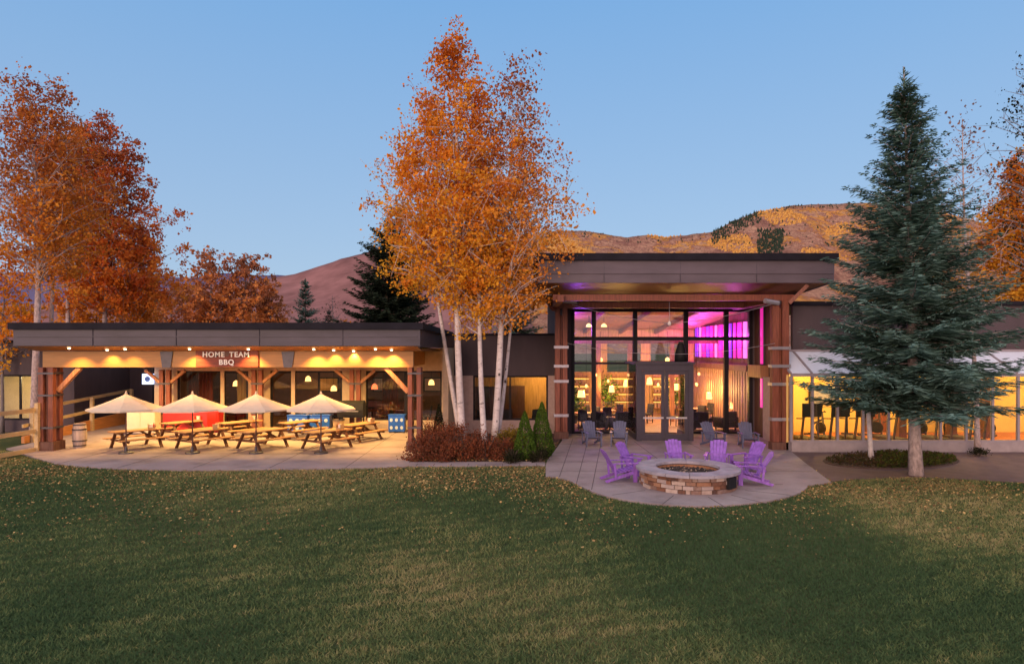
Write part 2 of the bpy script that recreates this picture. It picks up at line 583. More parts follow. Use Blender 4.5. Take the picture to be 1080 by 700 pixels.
def leaf_quads(rng, cen, size, aspect=0.75, flat=0.0):
    n = len(cen)
    a = rng.normal(size=(n, 3))
    a /= np.linalg.norm(a, axis=1)[:, None]
    b = rng.normal(size=(n, 3))
    if flat:
        a[:, 2] *= (1 - flat)
        b[:, 2] *= (1 - flat)
        a /= np.linalg.norm(a, axis=1)[:, None]
    b -= a * (a * b).sum(1)[:, None]
    b /= np.linalg.norm(b, axis=1)[:, None]
    s = (size * rng.uniform(0.6, 1.25, n))[:, None]
    return np.stack([cen - a * s * .5, cen + b * s * .5 * aspect, cen + a * s * .5, cen - b * s * .5 * aspect], 1)


# ------------------------------------------------------------------ ground, paving, hills
mb = MB()
xs = [-6000, -300, -60, -30, -15, 0, 15, 30, 60, 300, 6000]
ys = [-200, 0, 8, 16, 24, 32, 60, 300, 6000]
for i in range(len(xs) - 1):
    for j in range(len(ys) - 1):
        mb.add([(xs[i], ys[j], 0), (xs[i + 1], ys[j], 0), (xs[i + 1], ys[j + 1], 0), (xs[i], ys[j + 1], 0)], [(0, 1, 2, 3)])
struct(mb.build('ground', M['lawn']))

patio_px = [(46, 486.5), (60, 490.5), (90, 493.5), (120, 495.3), (160, 496.6), (200, 497), (250, 496.6), (300, 496), (350, 495), (400, 494), (432, 492.8)]
patio = [G(*p) for p in patio_px] + [G(575, 492), G(575, 488), G(431, 488.5), (-3.2, 31.4), (-17.0, 31.4), (-17.0, 35.4), (-21.0, 35.4), (-20.0, 25.5)]
struct(MB().prism(patio, -0.1, 0.05).build('patio', M['paving']))
terr_px = [(575.5, 504), (588, 505), (600, 508), (612, 514), (625, 520), (640, 525), (660, 529), (685, 532.5), (710, 534.5), (735, 535.5), (760, 535),
           (785, 533), (810, 530), (830, 526), (843, 521.5), (851, 516), (852, 513), (877, 510)]
terrace = [G(*p) for p in terr_px] + [G(850, 490), G(833, 476), (11.15, 26.0), (11.15, 30.0), (2.2, 30.0), (2.2, 28.0), G(584, 478), G(577, 487), G(575.5, 492)]
struct(MB().prism(terrace, -0.1, 0.054).build('terrace', M['paving']))
path = [G(878, 508.5), G(900, 506), G(960, 503.5), G(1020, 506), G(1082, 510), (24.0, 19.0), (34.0, 19.0), (34.0, 24.7), (11.0, 24.7), (10.9, 25.4), G(834, 477), G(851, 491)]
struct(MB().prism(path, -0.1, 0.03).build('path', M['asphalt']))
bed = [G(431.5, 488), G(574.5, 487.6), G(576, 484), G(583, 478), (2.1, 28.0), (2.1, 30.2), (-3.0, 30.2), (-3.1, 26)]
struct(MB().prism(bed, -0.1, 0.045).build('planting_bed', M['mulch']))
isl = [G(870 + 70 + 72 * math.cos(t), 487 + 8.5 * math.sin(t)) for t in np.linspace(0, 2 * math.pi, 28, endpoint=False)]
struct(MB().prism(isl, -0.1, 0.06).build('tree_bed', M['mulch']))

# joints scored in the terrace and the patio
mb = MB()


def score(p, q, z, wd=0.022):
    mb.bar((p[0], p[1], z), (q[0], q[1], z), wd, 0.004)


zt = 0.0555
pit_c = G(725, 512.5)
for a, b in (((590, 504.5), (604, 464)), ((608, 511.5), (620, 466)), ((624, 518), (634, 468))):
    score(G(*a), G(*b), zt)
for ang in (-150, -118, -86, -60, -30, 0, 30):
    d = (math.cos(R(ang)), math.sin(R(ang)))
    r1 = 2.75
    score((pit_c[0] + d[0] * 1.6, pit_c[1] + d[1] * 1.6), (pit_c[0] + d[0] * r1, pit_c[1] + d[1] * r1), zt)
for yy in (20.6, 22.4, 24.4, 26.6):
    score((1.9 + (26.6 - yy) * -0.12, yy), (9.6, yy), zt)
for x in (5.2, 7.4):
    score((x, 20.8), (x, 27.4), zt)
struct(mb.build('terrace_joints', M['joint']))
mb = MB()
for x in (-15.5, -13, -10.5, -8, -5.5):
    score((x, 21.25), (x, 31.2), 0.0515)
for y in (24.2, 27.8):
    score((-17.5, y), (-3.6, y), 0.0515)
for k in range(8):
    xx = PX(440 + k * 18, 21.9)
    score((xx, 21.62), (xx, 22.05), 0.0515)
struct(mb.build('patio_joints', M['joint']))


def hill(name, ridge, d0, d1, m, zdrop=2.0, amp=0.02, seed=1, base=378):
    rng = np.random.default_rng(seed)
    rx = [p[0] for p in ridge]
    ry = [p[1] for p in ridge]
    N, K = 260, 26
    pxs = np.linspace(rx[0], rx[-1], N)
    pys = np.interp(pxs, rx, ry)
    ph = rng.uniform(0, 6.28, (6, 2))
    vs, fs = [], []
    for j in range(K):
        t = j / (K - 4)
        for i in range(N):
            if t <= 1:
                Y = d0 + (d1 - d0) * t
                top = HZ - pys[i] + sum(0.5 * math.sin(pxs[i] * (0.09 + 0.11 * k) + ph[k, 0]) / (1 + k) for k in range(5))
                ratio = (HZ - base) + (top - (HZ - base)) * t ** 0.85
                wob = amp * top * math.sin(t * math.pi) * sum(math.sin(pxs[i] * 0.03 * (k + 1) + ph[k, 1] + t * 5 * (k % 3)) / (k + 1) for k in range(6))
                z = HC + (ratio + wob) / FOC * Y
            else:
                Y = d1 * (1 + 0.12 * (t - 1) * 8)
                z = vs[(K - 4) * N + i][2] * (1 - 0.5 * (t - 1) * 8)
            vs.append(((pxs[i] - 540) / FOC * Y, Y, z))
    for j in range(K - 1):
        for i in range(N - 1):
            a = j * N + i
            fs.append((a, a + 1, a + N + 1, a + N))
    mbh = MB()
    mbh.v, mbh.f = vs, fs
    struct(mbh.build(name, m, smooth=True))
    grid = np.array(vs).reshape(K, N, 3)

    def at(px, t):
        i = (px - rx[0]) / (rx[-1] - rx[0]) * (N - 1)
        j = t * (K - 4)
        i0, j0 = min(int(i), N - 2), min(int(j), K - 5)
        a, b = i - i0, j - j0
        g = grid
        return (g[j0, i0] * (1 - a) + g[j0, i0 + 1] * a) * (1 - b) + (g[j0 + 1, i0] * (1 - a) + g[j0 + 1, i0 + 1] * a) * b
    return at


hill('hill_far', [(-900, 300), (-100, 292), (60, 286), (160, 290), (200, 293), (240, 288), (300, 291), (420, 300)], 3500, 5200, M['hill_far'], seed=4)
hill('hill_brown', [(-1400, 330), (-300, 330), (100, 318), (230, 300), (290, 293), (316, 287), (345, 278.5), (370, 270), (405, 261), (450, 256), (500, 258), (560, 268), (620, 285), (700, 310)],
     900, 2300, M['hill_brown'], seed=2)
hill_at = hill('hillside', [(380, 320), (480, 268), (540, 250), (590, 243), (620, 243.5), (645, 249), (662, 250), (685, 247), (703, 251), (730, 247), (752, 244), (775, 233), (800, 223), (830, 217.5),
                  (860, 216), (880, 214.5), (910, 214), (960, 217), (1010, 228), (1060, 240), (1130, 255), (1300, 250), (1600, 270), (2200, 320)], 900, 2500, M['hill'], amp=0.05, seed=3)

# far-off conifers on the hillside: a line along the ridge and a square stand
rng = np.random.default_rng(5)


def rows(p):
    return HZ - (p[2] - HC) * FOC / p[1]


def stand(count, px0, px1, test, hr, rr_, sides=5):
    out = []
    got = tries = 0
    while got < count and tries < count * 60:
        tries += 1
        px, t = rng.uniform(px0, px1), rng.uniform(.2, 1.0)
        p = hill_at(px, t)
        if not test(px, rows(p), t):
            continue
        got += 1
        h, r = rng.uniform(*hr), rng.uniform(*rr_)
        for q in range(sides):
            a0, a1 = q * 6.2832 / sides, (q + 1) * 6.2832 / sides
            out += [(p[0] + r * math.cos(a0), p[1] + r * math.sin(a0), p[2] - 1), (p[0] + r * math.cos(a1), p[1] + r * math.sin(a1), p[2] - 1), (p[0], p[1], p[2] + h)]
    return out


tri = stand(260, 750, 803, lambda px, py, t: t > .90, (6, 13), (2.5, 5)) \
    + stand(300, 799, 826, lambda px, py, t: 242 < py < 268, (6, 14), (2.5, 5)) \
    + stand(60, 760, 880, lambda px, py, t: 228 < py < 262, (5, 11), (2, 4)) + stand(60, 815, 900, lambda px, py, t: t > .965, (4, 9), (2, 4)) \
    + stand(50, 600, 740, lambda px, py, t: t > .93, (4, 8), (2, 4))
_ph = rng.uniform(0, 6.28, 8)


def grove(px, py, t):
    return math.sin(px * .07 + _ph[0] + 2 * math.sin(py * .11 + _ph[1])) + math.sin(px * .031 - py * .16 + _ph[2]) > .75


asp = stand(2600, 560, 1080, lambda px, py, t: py < 275 and grove(px, py, t), (3, 8), (3, 6.5), 4)
o = fast_mesh('far_aspens', asp, 3, rng.uniform(0, 1, len(asp) // 3), M['leaf_brown_far'], kind='stuff')
tag(o, 'far-off golden aspen groves in patches over the hillside', 'trees')
scr = stand(2600, 560, 1080, lambda px, py, t: py < 275 and not grove(px, py, t), (1.5, 4), (2, 6), 4)
o = fast_mesh('hillside_scrub', scr, 3, rng.uniform(0, 1, len(scr) // 3), M['leaf_scrub'], kind='stuff')
tag(o, 'mauve-brown scrub speckling the bare parts of the hillside', 'scrub')
o = fast_mesh('far_conifers', tri, 3, rng.uniform(0.3, 1, len(tri) // 3), M['needle_dark'], kind='stuff')
tag(o, 'far-off dark conifers dotting the orange hillside and its ridge', 'trees')


def inside(poly, x, y):
    r = np.zeros(len(x), bool)
    n = len(poly)
    for i in range(n):
        x0, y0 = poly[i]
        x1, y1 = poly[(i + 1) % n]
        c = ((y0 > y) != (y1 > y)) & (x < (x1 - x0) * (y - y0) / (y1 - y0 + 1e-12) + x0)
        r ^= c
    return r


def on_lawn(x, y):
    bad = inside(patio, x, y) | inside(terrace, x, y) | inside(path, x, y) | inside(bed, x, y)
    return ~bad


def vnoise(x, y, s, seed):
    r = np.random.default_rng(seed)
    out = np.zeros_like(x)
    for k in range(9):
        a, f, ph = r.uniform(0, 6.28), s * r.uniform(0.6, 2.2), r.uniform(0, 6.28)
        out += np.sin((x * math.cos(a) + y * math.sin(a)) * f + ph)
    return out / 3


rng = np.random.default_rng(11)
n = 420000
yy = 7.0 + (25.0 - 7.0) * rng.uniform(0, 1, n) ** 1.35
xx = rng.uniform(-0.86, 0.86, n) * (yy + 1)
k = on_lawn(xx, yy) & ((yy < 23.2) | (xx < -18.5))
xx, yy = xx[k], yy[k]
n = len(xx)
hgt = rng.uniform(0.025, 0.06, n) * (0.8 + 0.02 * yy)
ang = rng.uniform(0, 6.28, n)
wd = rng.uniform(0.006, 0.012, n) * (0.6 + 0.06 * yy)
lean = rng.normal(0, 0.03, (n, 2))
b0 = np.stack([xx - wd * np.cos(ang), yy - wd * np.sin(ang), np.zeros(n)], 1)
b1 = np.stack([xx + wd * np.cos(ang), yy + wd * np.sin(ang), np.zeros(n)], 1)
tp = np.stack([xx + lean[:, 0], yy + lean[:, 1], hgt], 1)
patch = vnoise(xx, yy, 0.55, 3) + 0.5 * vnoise(xx, yy, 1.9, 8) + 0.55 * vnoise(xx, yy, 7.0, 9)
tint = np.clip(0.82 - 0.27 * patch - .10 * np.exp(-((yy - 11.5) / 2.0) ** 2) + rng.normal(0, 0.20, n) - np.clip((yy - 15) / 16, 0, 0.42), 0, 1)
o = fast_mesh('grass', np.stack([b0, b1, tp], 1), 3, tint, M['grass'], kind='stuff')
tag(o, 'short dark green lawn grass with dry patches', 'grass')

n = 90000
yy = 9 + 15.0 * rng.uniform(0, 1, n) ** 0.62
xx = rng.uniform(-0.84, 0.84, n) * (yy + 1)
dens = 0.30 * np.clip(1.0 + vnoise(xx, yy, 0.5, 21), 0.1, 2) * np.clip((yy - 12) / 9, 0.01, 1.0) ** 1.4
dens += 1.7 * np.exp(-(((xx - 0.8) / 5.0) ** 2 + ((yy - 19.8) / 1.7) ** 2))
dens += 0.8 * np.exp(-(((xx - 9) / 6) ** 2 + ((yy - 18.3) / 1.8) ** 2)) + 0.7 * np.exp(-(((xx + 15.5) / 4) ** 2 + ((yy - 20.8) / 1.6) ** 2))
k = on_lawn(xx, yy) & (rng.uniform(0, 1, n) < dens * 1.3 * np.clip(.75 + .5 * vnoise(xx, yy, 1.6, 33), .1, 1.6)) & (yy < 23.5)
xx, yy = xx[k], yy[k]
cen = np.stack([xx, yy, rng.uniform(0.035, 0.06, len(xx))], 1)
o = fast_mesh('fallen_leaves', leaf_quads(rng, cen, 0.056 * rng.choice([.6, .9, 1.3], len(cen)), 0.8, 0.75), 4, rng.uniform(0, 1, len(xx)), M['litter'], kind='stuff')
tag(o, 'small yellow fallen leaves scattered over the lawn', 'leaves')


# ------------------------------------------------------------------ windows
def window(parent, x0, x1, y, z0, z1, fw=0.07, dep=0.08, m='frame', glass='glass', vs=(), hs=()):
    mb = MB()
    mb.box(x0, x0 + fw, y - dep, y, z0, z1).box(x1 - fw, x1, y - dep, y, z0, z1)
    mb.box(x0 + fw, x1 - fw, y - dep, y, z0, z0 + fw).box(x0 + fw, x1 - fw, y - dep, y, z1 - fw, z1)
    for v in vs:
        mb.box(v - fw / 2, v + fw / 2, y - dep + .004, y - .004, z0 + fw, z1 - fw)
    for h in hs:
        mb.box(x0 + fw, x1 - fw, y - dep + .008, y - .008, h - fw / 2, h + fw / 2)
    f = mb.build('window', M[m], parent)
    MB().box(x0 + fw * .5, x1 - fw * .5, y - dep * .5 - .006, y - dep * .5 + .006, z0 + fw * .5, z1 - fw * .5).build('pane', M[glass], f)
    return f


# ------------------------------------------------------------------ restaurant wing with its open pavilion
pav = thing('restaurant_building', 'long low restaurant wing with dark flat roof edge and honey-lit beam over a patio', 'building', (0, 0, 0))
FX0, FX1, FY = PX(14, 24), -3.42, 24.0
MB().box(FX0, FX1, FY, FY + 0.10, 4.09, 4.70).box(FX1 - 0.1, FX1, FY + 0.1, 36.0, 4.05, 4.70).box(FX0, FX0 + .1, FY + .1, 36, 4.05, 4.70) \
    .box(FX0 + .1, FX1 - .1, FY - .03, FY, 4.42, 4.455).build('fascia', M['fascia_dark'], pav)
rf = MB().box(FX0 - 0.12, FX1 + 0.12, FY - 0.12, 36.2, 4.702, 4.95).build('roof', M['coping'], pav)
MB().hexa([(FX0 + .1, FY + .1, 4.07), (FX1 - .1, FY + .1, 4.07), (FX1 - .1, 25.0, 3.90), (FX0 + .1, 25.0, 3.90)],
          [(FX0 + .1, FY + .1, 4.12), (FX1 - .1, FY + .1, 4.12), (FX1 - .1, 25.0, 3.96), (FX0 + .1, 25.0, 3.96)]) \
    .box(FX0 + .1, FX1 - .1, 25.0, 31.4, 3.90, 3.96).build('soffit', M['soffit'], pav)
BX0, BX1 = PX(46, 25.05), PX(436, 25.05)
MB().box(BX0, BX1, 25.0, 25.28, 3.27, 3.885).build('beam', M['beam'], pav)
MB().box(BX0 + .4, BX0 + .65, 25.3, 31.3, 3.25, 3.88).box(BX1 - .65, BX1 - .4, 25.3, 31.3, 3.25, 3.88).build_each('side_beam', M['beam'], pav)
mb = MB()
for x in (-15.6, -12.5, -9.4, -6.3):
    mb.box(x - .004, x + .004, FY - .034, FY + .03, 4.1, 4.69)
mb.build_each('fascia_seam', M['fascia_dark'], pav)
# gusset plates on the beam
mb = MB()
for px in (176, 304):
    xc = PX(px, 25)
    mb.prism([(xc - .16, 0.0), (xc + .16, 0.0), (xc + .25, .62), (xc - .25, .62)], 0, .03)
    mb.v[-8:] = [(v[0], 24.955 + v[2], 3.26 + v[1]) for v in mb.v[-8:]]
    mb.build('gusset_plate', M['dark_steel'], pav)
    mb = MB()



def post_cluster(xc, yc, z1, spread=0.19, wd=0.2, base=True, m='timber'):
    col = None
    mb = MB()
    for sx in (-1, 1):
        for sy in (-1, 1):
            mb.box(xc + sx * spread - wd / 2, xc + sx * spread + wd / 2, yc + sy * spread - wd / 2, yc + sy * spread + wd / 2, 0.4, z1)
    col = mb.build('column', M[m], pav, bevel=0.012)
    h = spread + wd / 2
    sm = MB()
    for z in (0.9, 2.15, 3.0):
        sm.box(xc - h - .012, xc + h + .012, yc - h - .012, yc + h + .012, z, z + .07)
    sm.build_each('strap', M['dark_steel'], col)
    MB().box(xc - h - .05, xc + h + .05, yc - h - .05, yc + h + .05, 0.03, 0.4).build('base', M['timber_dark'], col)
    return col


CL, CR = PX(53.5, 25.15), PX(438, 25.15)
post_cluster(CL, 25.15, 3.262)
post_cluster(CR, 25.15, 3.262, 0.17, 0.17, m='timber')
mb = MB()
mb.bar((CL + .3, 25.15, 2.35), (CL + 1.15, 25.15, 3.25), .16, .16)
mb.bar((CR - .28, 25.15, 2.3), (CR - 1.15, 25.15, 3.25), .16, .16)
mb.build_each('knee_brace', M['timber_pale'], pav)
# the beam continues past the posts to a second pair under the roof's rear
for px in (175, 272, 375):
    xc = PX(px, 30.9)
    mb = MB().box(xc - .26, xc - .06, 30.75, 30.95, 0.05, 3.0).box(xc + .06, xc + .26, 30.75, 30.95, 0.05, 3.0)
    c = mb.build('column', M['timber'], pav, bevel=0.012)
    sm = MB()
    for z in (0.9, 2.3):
        sm.box(xc - .28, xc + .28, 30.73, 30.97, z, z + .08)
    sm.build_each('strap', M['dark_steel'], c)
    MB().bar((xc - .2, 30.85, 2.35), (xc - .95, 30.85, 2.98), .13, .13).bar((xc + .2, 30.85, 2.35), (xc + .95, 30.85, 2.98), .13, .13).build_each('knee_brace', M['timber_pale'], pav)

WY = 31.5
def WX(px): return PX(px, WY)
ZH = PZ(391, WY)
walls = MB()
walls.box(WX(163), WX(472), WY, WY + .3, ZH, 4.04)
for a, b in ((163, 187), (262, 285), (361, 386), (466, 476)):
    walls.box(WX(a), WX(b), WY - .02, WY + .28, 0.04, ZH)
walls.box(WX(386), WX(466), WY + .002, WY + .25, 0.04, PZ(443, WY))
walls.build('wall', M['stucco'], pav)
MB().box(WX(163), WX(163) + .3, WY + .28, 35.4, .04, 4.04).box(-21.0, WX(163), 35.4, 35.6, 2.95, 4.04).box(-21.0, -19.7, 35.4, 35.6, .04, 2.95).build('side_wall', M['dark_wall'], pav)
MB().box(WX(476), WX(476) + .25, 27.5, WY + .28, 0.04, 4.04).build('end_wall', M['stucco'], pav)
window(pav, WX(187), WX(234.5), WY + .1, .06, ZH)
window(pav, WX(234.5), WX(262), WY + .1, .06, ZH, 0.12)
window(pav, WX(285), WX(309.5), WY + .1, .06, ZH, 0.11)
window(pav, WX(309.5), WX(361), WY + .1, .06, ZH, 0.09, vs=(WX(336),))
window(pav, WX(386), WX(428), WY + .1, PZ(443, WY), ZH, 0.08)
window(pav, WX(428), WX(466), WY + .1, PZ(443, WY), ZH, 0.08, vs=(WX(444),))
window(pav, -19.7, WX(163), 35.4, .06, 2.95, 0.1, vs=(-18.6, -17.9))
mb = MB()
for px in (235, 309.5):
    mb.box(WX(px) - .09, WX(px) + .09, WY - .06, WY + .015, .05, ZH)
mb.build_each('mullion_post', M['stucco'], pav)
# room behind
MB().box(-21, -3.0, 38.0, 38.2, 0, 3.9).box(-21.2, -21, 35.6, 38.2, 0, 3.9).box(-3.0, -2.8, 31.9, 38.2, 0, 3.9).build('room_wall', M['room_dark'], pav)
MB().box(-21, -3, 35.62, 38, 3.0, 3.06).box(WX(163) + .31, -3, 31.82, 35.62, 3.0, 3.06).build('room_ceiling', M['room_dark'], pav)
MB().box(-21, -3, 35.62, 38, 0.02, 0.06).box(WX(163) + .31, -3, 31.82, 35.62, 0.02, 0.06).build('room_floor', M['hall_floor'], pav)


def curtain(x0, x1, y, z0, z1, m):
    mb = MB()
    k = max(8, int((x1 - x0) / 0.06))
    pts = [(x0 + (x1 - x0) * i / k, y + 0.035 * math.sin(i * 1.9)) for i in range(k + 1)]
    for i in range(k):
        (a, b), (c, d) = pts[i], pts[i + 1]
        mb.hexa([(a, b, z0), (c, d, z0), (c, d + .015, z0), (a, b + .015, z0)], [(a, b, z1), (c, d, z1), (c, d + .015, z1), (a, b + .015, z1)])
    return mb.build('curtain', m, pav)


curtain(-19.5, -17.6, 35.75, .08, 2.9, M['curtain'])
curtain(WX(189), WX(215), 32.4, .08, 2.8, M['curtain'])
curtain(WX(240), WX(259), 32.6, 0.9, 2.75, M['curtain_gold'])
curtain(WX(394), WX(412), 33.6, .6, 2.8, M['curtain'])

# ------------------------------------------------------------------ middle link between restaurant and hall
mid = thing('link_building', 'low dark-banded link with a wide window behind the white aspen trunks', 'building')
MY = 30.2
MB().box(-3.05, 2.3, MY, MY + .3, PZ(396, MY), 4.62).build('wall', M['dark_wall'], mid)
MB().box(-3.15, 2.3, MY - .06, 40, 4.622, 4.72).build('roof', M['coping'], mid)
MB().box(PX(499, MY), PX(578, MY), MY + .01, MY + .28, 0.03, PZ(443, MY)).box(-3.05, PX(499, MY), MY - .03, MY + .28, .03, PZ(396, MY)).box(PX(578, MY), 2.3, MY - .03, MY + .28, .03, PZ(396, MY)).build('lower_wall', M['stucco_pink'], mid)
window(mid, PX(499, MY), PX(578, MY), MY + .12, PZ(443, MY), PZ(396, MY), .08, vs=(PX(538, MY),))
MB().box(-2.9, 2.3, 36, 36.2, 0, 3.4).box(-2.75, -2.6, MY + .3, 36, 0, 3.4).box(2.15, 2.3, MY + .3, 36, 0, 3.4).build('room_wall', M['hall_wall'], mid)
MB().box(-2.6, 2.15, MY + .3, 36, 2.85, 2.9).build('room_ceiling', M['room_dark'], mid)
MB().box(-2.6, 2.15, MY + .3, 36, 0.02, .06).build('room_floor', M['hall_floor'], mid)
MB().box(-2.4, -0.6, 33.9, 34.4, .06, 1.25).box(-.4, .7, 35.2, 35.5, .06, 2.0).build('counter', M['timber_dark'], mid)
lamp('room_light', mid, 'POINT', 75, (1, .55, .15), (1.5, 34.6, 2.5), size=.15)
MB().box(-.55, -.35, 33.0, 33.2, .06, 2.84).box(-2.5, -.7, 32.6, 32.75, .06, 2.1).build_each('room_divider', M['timber_dark'], mid)

# ------------------------------------------------------------------ entry hall
hall = thing('entrance_hall', 'tall glazed entrance hall with a thick overhanging flat roof and double doors', 'building')
EX0, EX1, EY = 1.0, 12.25, 24.5
ZF0, ZF1, ZF2 = 6.49, 7.33, 7.60
MB().box(EX0, EX1, EY, EY + .12, ZF0 + .34, ZF1).box(EX0, EX1, EY + .03, EY + .12, ZF0, ZF0 + .335).build('fascia', M['fascia'], hall)
MB().hexa([(EX1 - .12, EY + .12, ZF0), (EX1, EY + .12, ZF0), (EX1, 33, ZF0 - .5), (EX1 - .12, 33, ZF0 - .5)], [(EX1 - .12, EY + .12, ZF1), (EX1, EY + .12, ZF1), (EX1, 33, ZF1 - .1), (EX1 - .12, 33, ZF1 - .1)]) \
    .hexa([(EX0, EY + .12, ZF0), (EX0 + .12, EY + .12, ZF0), (EX0 + .12, 33, ZF0 - .5), (EX0, 33, ZF0 - .5)], [(EX0, EY + .12, ZF1), (EX0 + .12, EY + .12, ZF1), (EX0 + .12, 33, ZF1 - .1), (EX0, 33, ZF1 - .1)]).build_each('side_fascia', M['fascia'], hall)
MB().hexa([(EX0 - .12, EY - .12, ZF1 + .003), (EX1 + .12, EY - .12, ZF1 + .003), (EX1 + .12, 40, ZF1 - .3), (EX0 - .12, 40, ZF1 - .3)],
          [(EX0 - .12, EY - .12, ZF2), (EX1 + .12, EY - .12, ZF2), (EX1 + .12, 40, ZF2 - .4), (EX0 - .12, 40, ZF2 - .4)]).build('roof', M['coping'], hall)
MB().hexa([(EX0 + .12, EY + .12, ZF0 + .02), (EX1 - .12, EY + .12, ZF0 + .02), (EX1 - .12, 30.0, ZF0 - .33), (EX0 + .12, 30.0, ZF0 - .33)],
          [(EX0 + .12, EY + .12, ZF0 + .08), (EX1 - .12, EY + .12, ZF0 + .08), (EX1 - .12, 30.0, ZF0 - .27), (EX0 + .12, 30.0, ZF0 - .27)]).build('soffit', M['soffit'], hall)
mb = MB()
for x in (3.5, 6.4, 9.3):
    mb.box(x - .007, x + .007, EY - .004, EY + .03, ZF0 + .01, ZF1 - .01)
mb.build_each('fascia_seam', M['fascia_dark'], hall)
# beam over the front posts, and one on each side
MB().box(1.6, 11.0, 25.15, 25.45, 5.86, 6.10).box(2.0, 11.0, 28.3, 28.6, 5.78, 6.02).build('beam', M['timber'], hall)
MB().box(10.2, 10.5, 25.46, 29.9, 5.80, 6.06).box(1.75, 2.0, 24.9, 29.9, 5.80, 6.06).build_each('side_beam', M['timber'], hall)
MB().bar((10.75, 25.0, 5.75), (11.35, 24.75, 6.42), .14, .14).bar((1.85, 28.2, 5.7), (1.35, 27.6, 6.25), .14, .14).build_each('knee_brace', M['timber'], hall)


def twin_post(px0, px1, Y, z1, strap_py):
    x0, x1 = PX(px0, Y), PX(px1, Y)
    wd = (x1 - x0) * 0.40
    mb = MB().box(x0, x0 + wd, Y, Y + .3, .35, z1).box(x1 - wd, x1, Y, Y + .3, .35, z1).box(x0 + wd + .02, x1 - wd - .02, Y + .1, Y + .2, .35, z1 - .3)
    c = mb.build('column', M['timber'], hall, bevel=.012)
    MB().box(x0 - .04, x1 + .04, Y - .04, Y + .34, .04, .35).build('base', M['timber_dark'], c)
    sm = MB()
    for py in strap_py:
        z = PZ(py, Y)
        sm.box(x0 - .05, x1 + .05, Y - .03, Y + .33, z - .06, z + .06)
    sm.build_each('strap', M['steel'], c)
    for py in strap_py:
        pass
    return c


twin_post(585.5, 598.5, 28.3, 5.78, (366, 386, 402, 438))
twin_post(815, 832.5, 25.1, 5.86, (367, 386, 405, 442))

HY = 30.1
def HX(px): return PX(px, HY)
ZB, ZT = .06, PZ(327, HY)
MB().box(2.2, 11.3, HY, HY + .25, ZT, 6.35).build('header_wall', M['timber_dark'], hall)
MB().box(2.2, HX(604), HY - .05, HY + .25, .05, ZT).box(HX(792), 11.3, HY - .05, HY + .25, .05, ZT).build_each('wall', M['dark_wall'], hall)
MB().box(2.2, 2.4, HY + .25, 40, .02, 6.9).box(2.25, 2.45, 28.65, HY - .06, .05, 5.8).build('left_wall', M['dark_wall'], hall)
MB().box(11.3, 11.55, 28.3, HY + .25, .05, 6.2).box(11.3, 11.55, HY + .25, 40, .02, 6.9).build('right_wall', M['timber_dark'], hall)
MB().box(11.0, 11.55, 26.6, 28.28, .05, PZ(398, 27.5)).build('pier', M['stucco_pink'], hall)
MB().box(11.1, 11.3, 27.0, 27.25, PZ(404, 27.5) + .05, 5.9).build('corner_post', M['timber'], hall)
MB().box(10.95, 11.3, 28.4, 29.9, PZ(398, 29), PZ(385, 29)).build('wood_band', M['timber_pale'], hall)
# curtain wall in bays
bays = [604, 626, 669.5, 723, 765.5, 791]
zbar, zbar2 = PZ(357, HY), PZ(383, HY)
for i in range(5):
    x0, x1 = HX(bays[i]), HX(bays[i + 1])
    window(hall, x0, x1, HY + .1, zbar, ZT, .085, .16)
    if bays[i] == 669.5:
        window(hall, x0, x1, HY + .1, zbar2, zbar, .085, .16)
    else:
        window(hall, x0, x1, HY + .1, ZB, zbar, .085, .16, hs=((zbar2,) if i < 2 else ()))
mb = MB()
for b, wd in zip(bays, (.12, .2, .2, .2, .2, .16)):
    mb.box(HX(b) - wd / 2, HX(b) + wd / 2, HY - .12, HY - .065, ZB, ZT)
mb.box(HX(604), HX(791), HY - .10, HY - .066, zbar - .08, zbar + .08)
mb.build('mullion_cover', M['frame'], hall)
# vestibule with double door
VY = 27.6
VX0, VX1 = PX(671.5, VY), PX(731.5, VY)
VZ = PZ(384, VY)
vest = MB().box(VX0 - .06, VX1 + .06, VY - .08, HY - .1, VZ, VZ + .1).box(VX0, VX0 + .22, VY, VY + .2, .055, VZ).box(VX1 - .22, VX1, VY, VY + .2, .055, VZ) \
    .box(VX0 + .22, VX1 - .22, VY, VY + .2, VZ - .28, VZ).box(VX0, VX0 + .1, VY + .2, HY - .1, .055, .3).box(VX1 - .1, VX1, VY + .2, HY - .1, .055, .3) \
    .build('vestibule', M['frame_door'], hall)
MB().box(VX0 + .03, VX0 + .05, VY + .2, HY - .1, .3, VZ).box(VX1 - .05, VX1 - .03, VY + .2, HY - .1, .3, VZ).build_each('side_glass', M['glass'], vest)
xm = (VX0 + VX1) / 2
for s, (a, b) in ((0, (VX0 + .22, xm - .006)), (1, (xm + .006, VX1 - .22))):
    fw = .15
    z0, z1 = .065, VZ - .285
    d = MB().box(a, a + fw, VY + .04, VY + .1, z0, z1).box(b - fw, b, VY + .04, VY + .1, z0, z1).box(a + fw, b - fw, VY + .04, VY + .1, z0, z0 + .28) \
        .box(a + fw, b - fw, VY + .04, VY + .1, z1 - .16, z1).build('door', M['frame_door'], hall)
    MB().box(a + fw - .02, b - fw + .02, VY + .062, VY + .078, z0 + .26, z1 - .14).build('pane', M['glass'], d)
    MB().box(a + .06, b - .06, VY - .01, VY + .037, 1.0, 1.07).build_each('push_bar', M['chrome'], d)
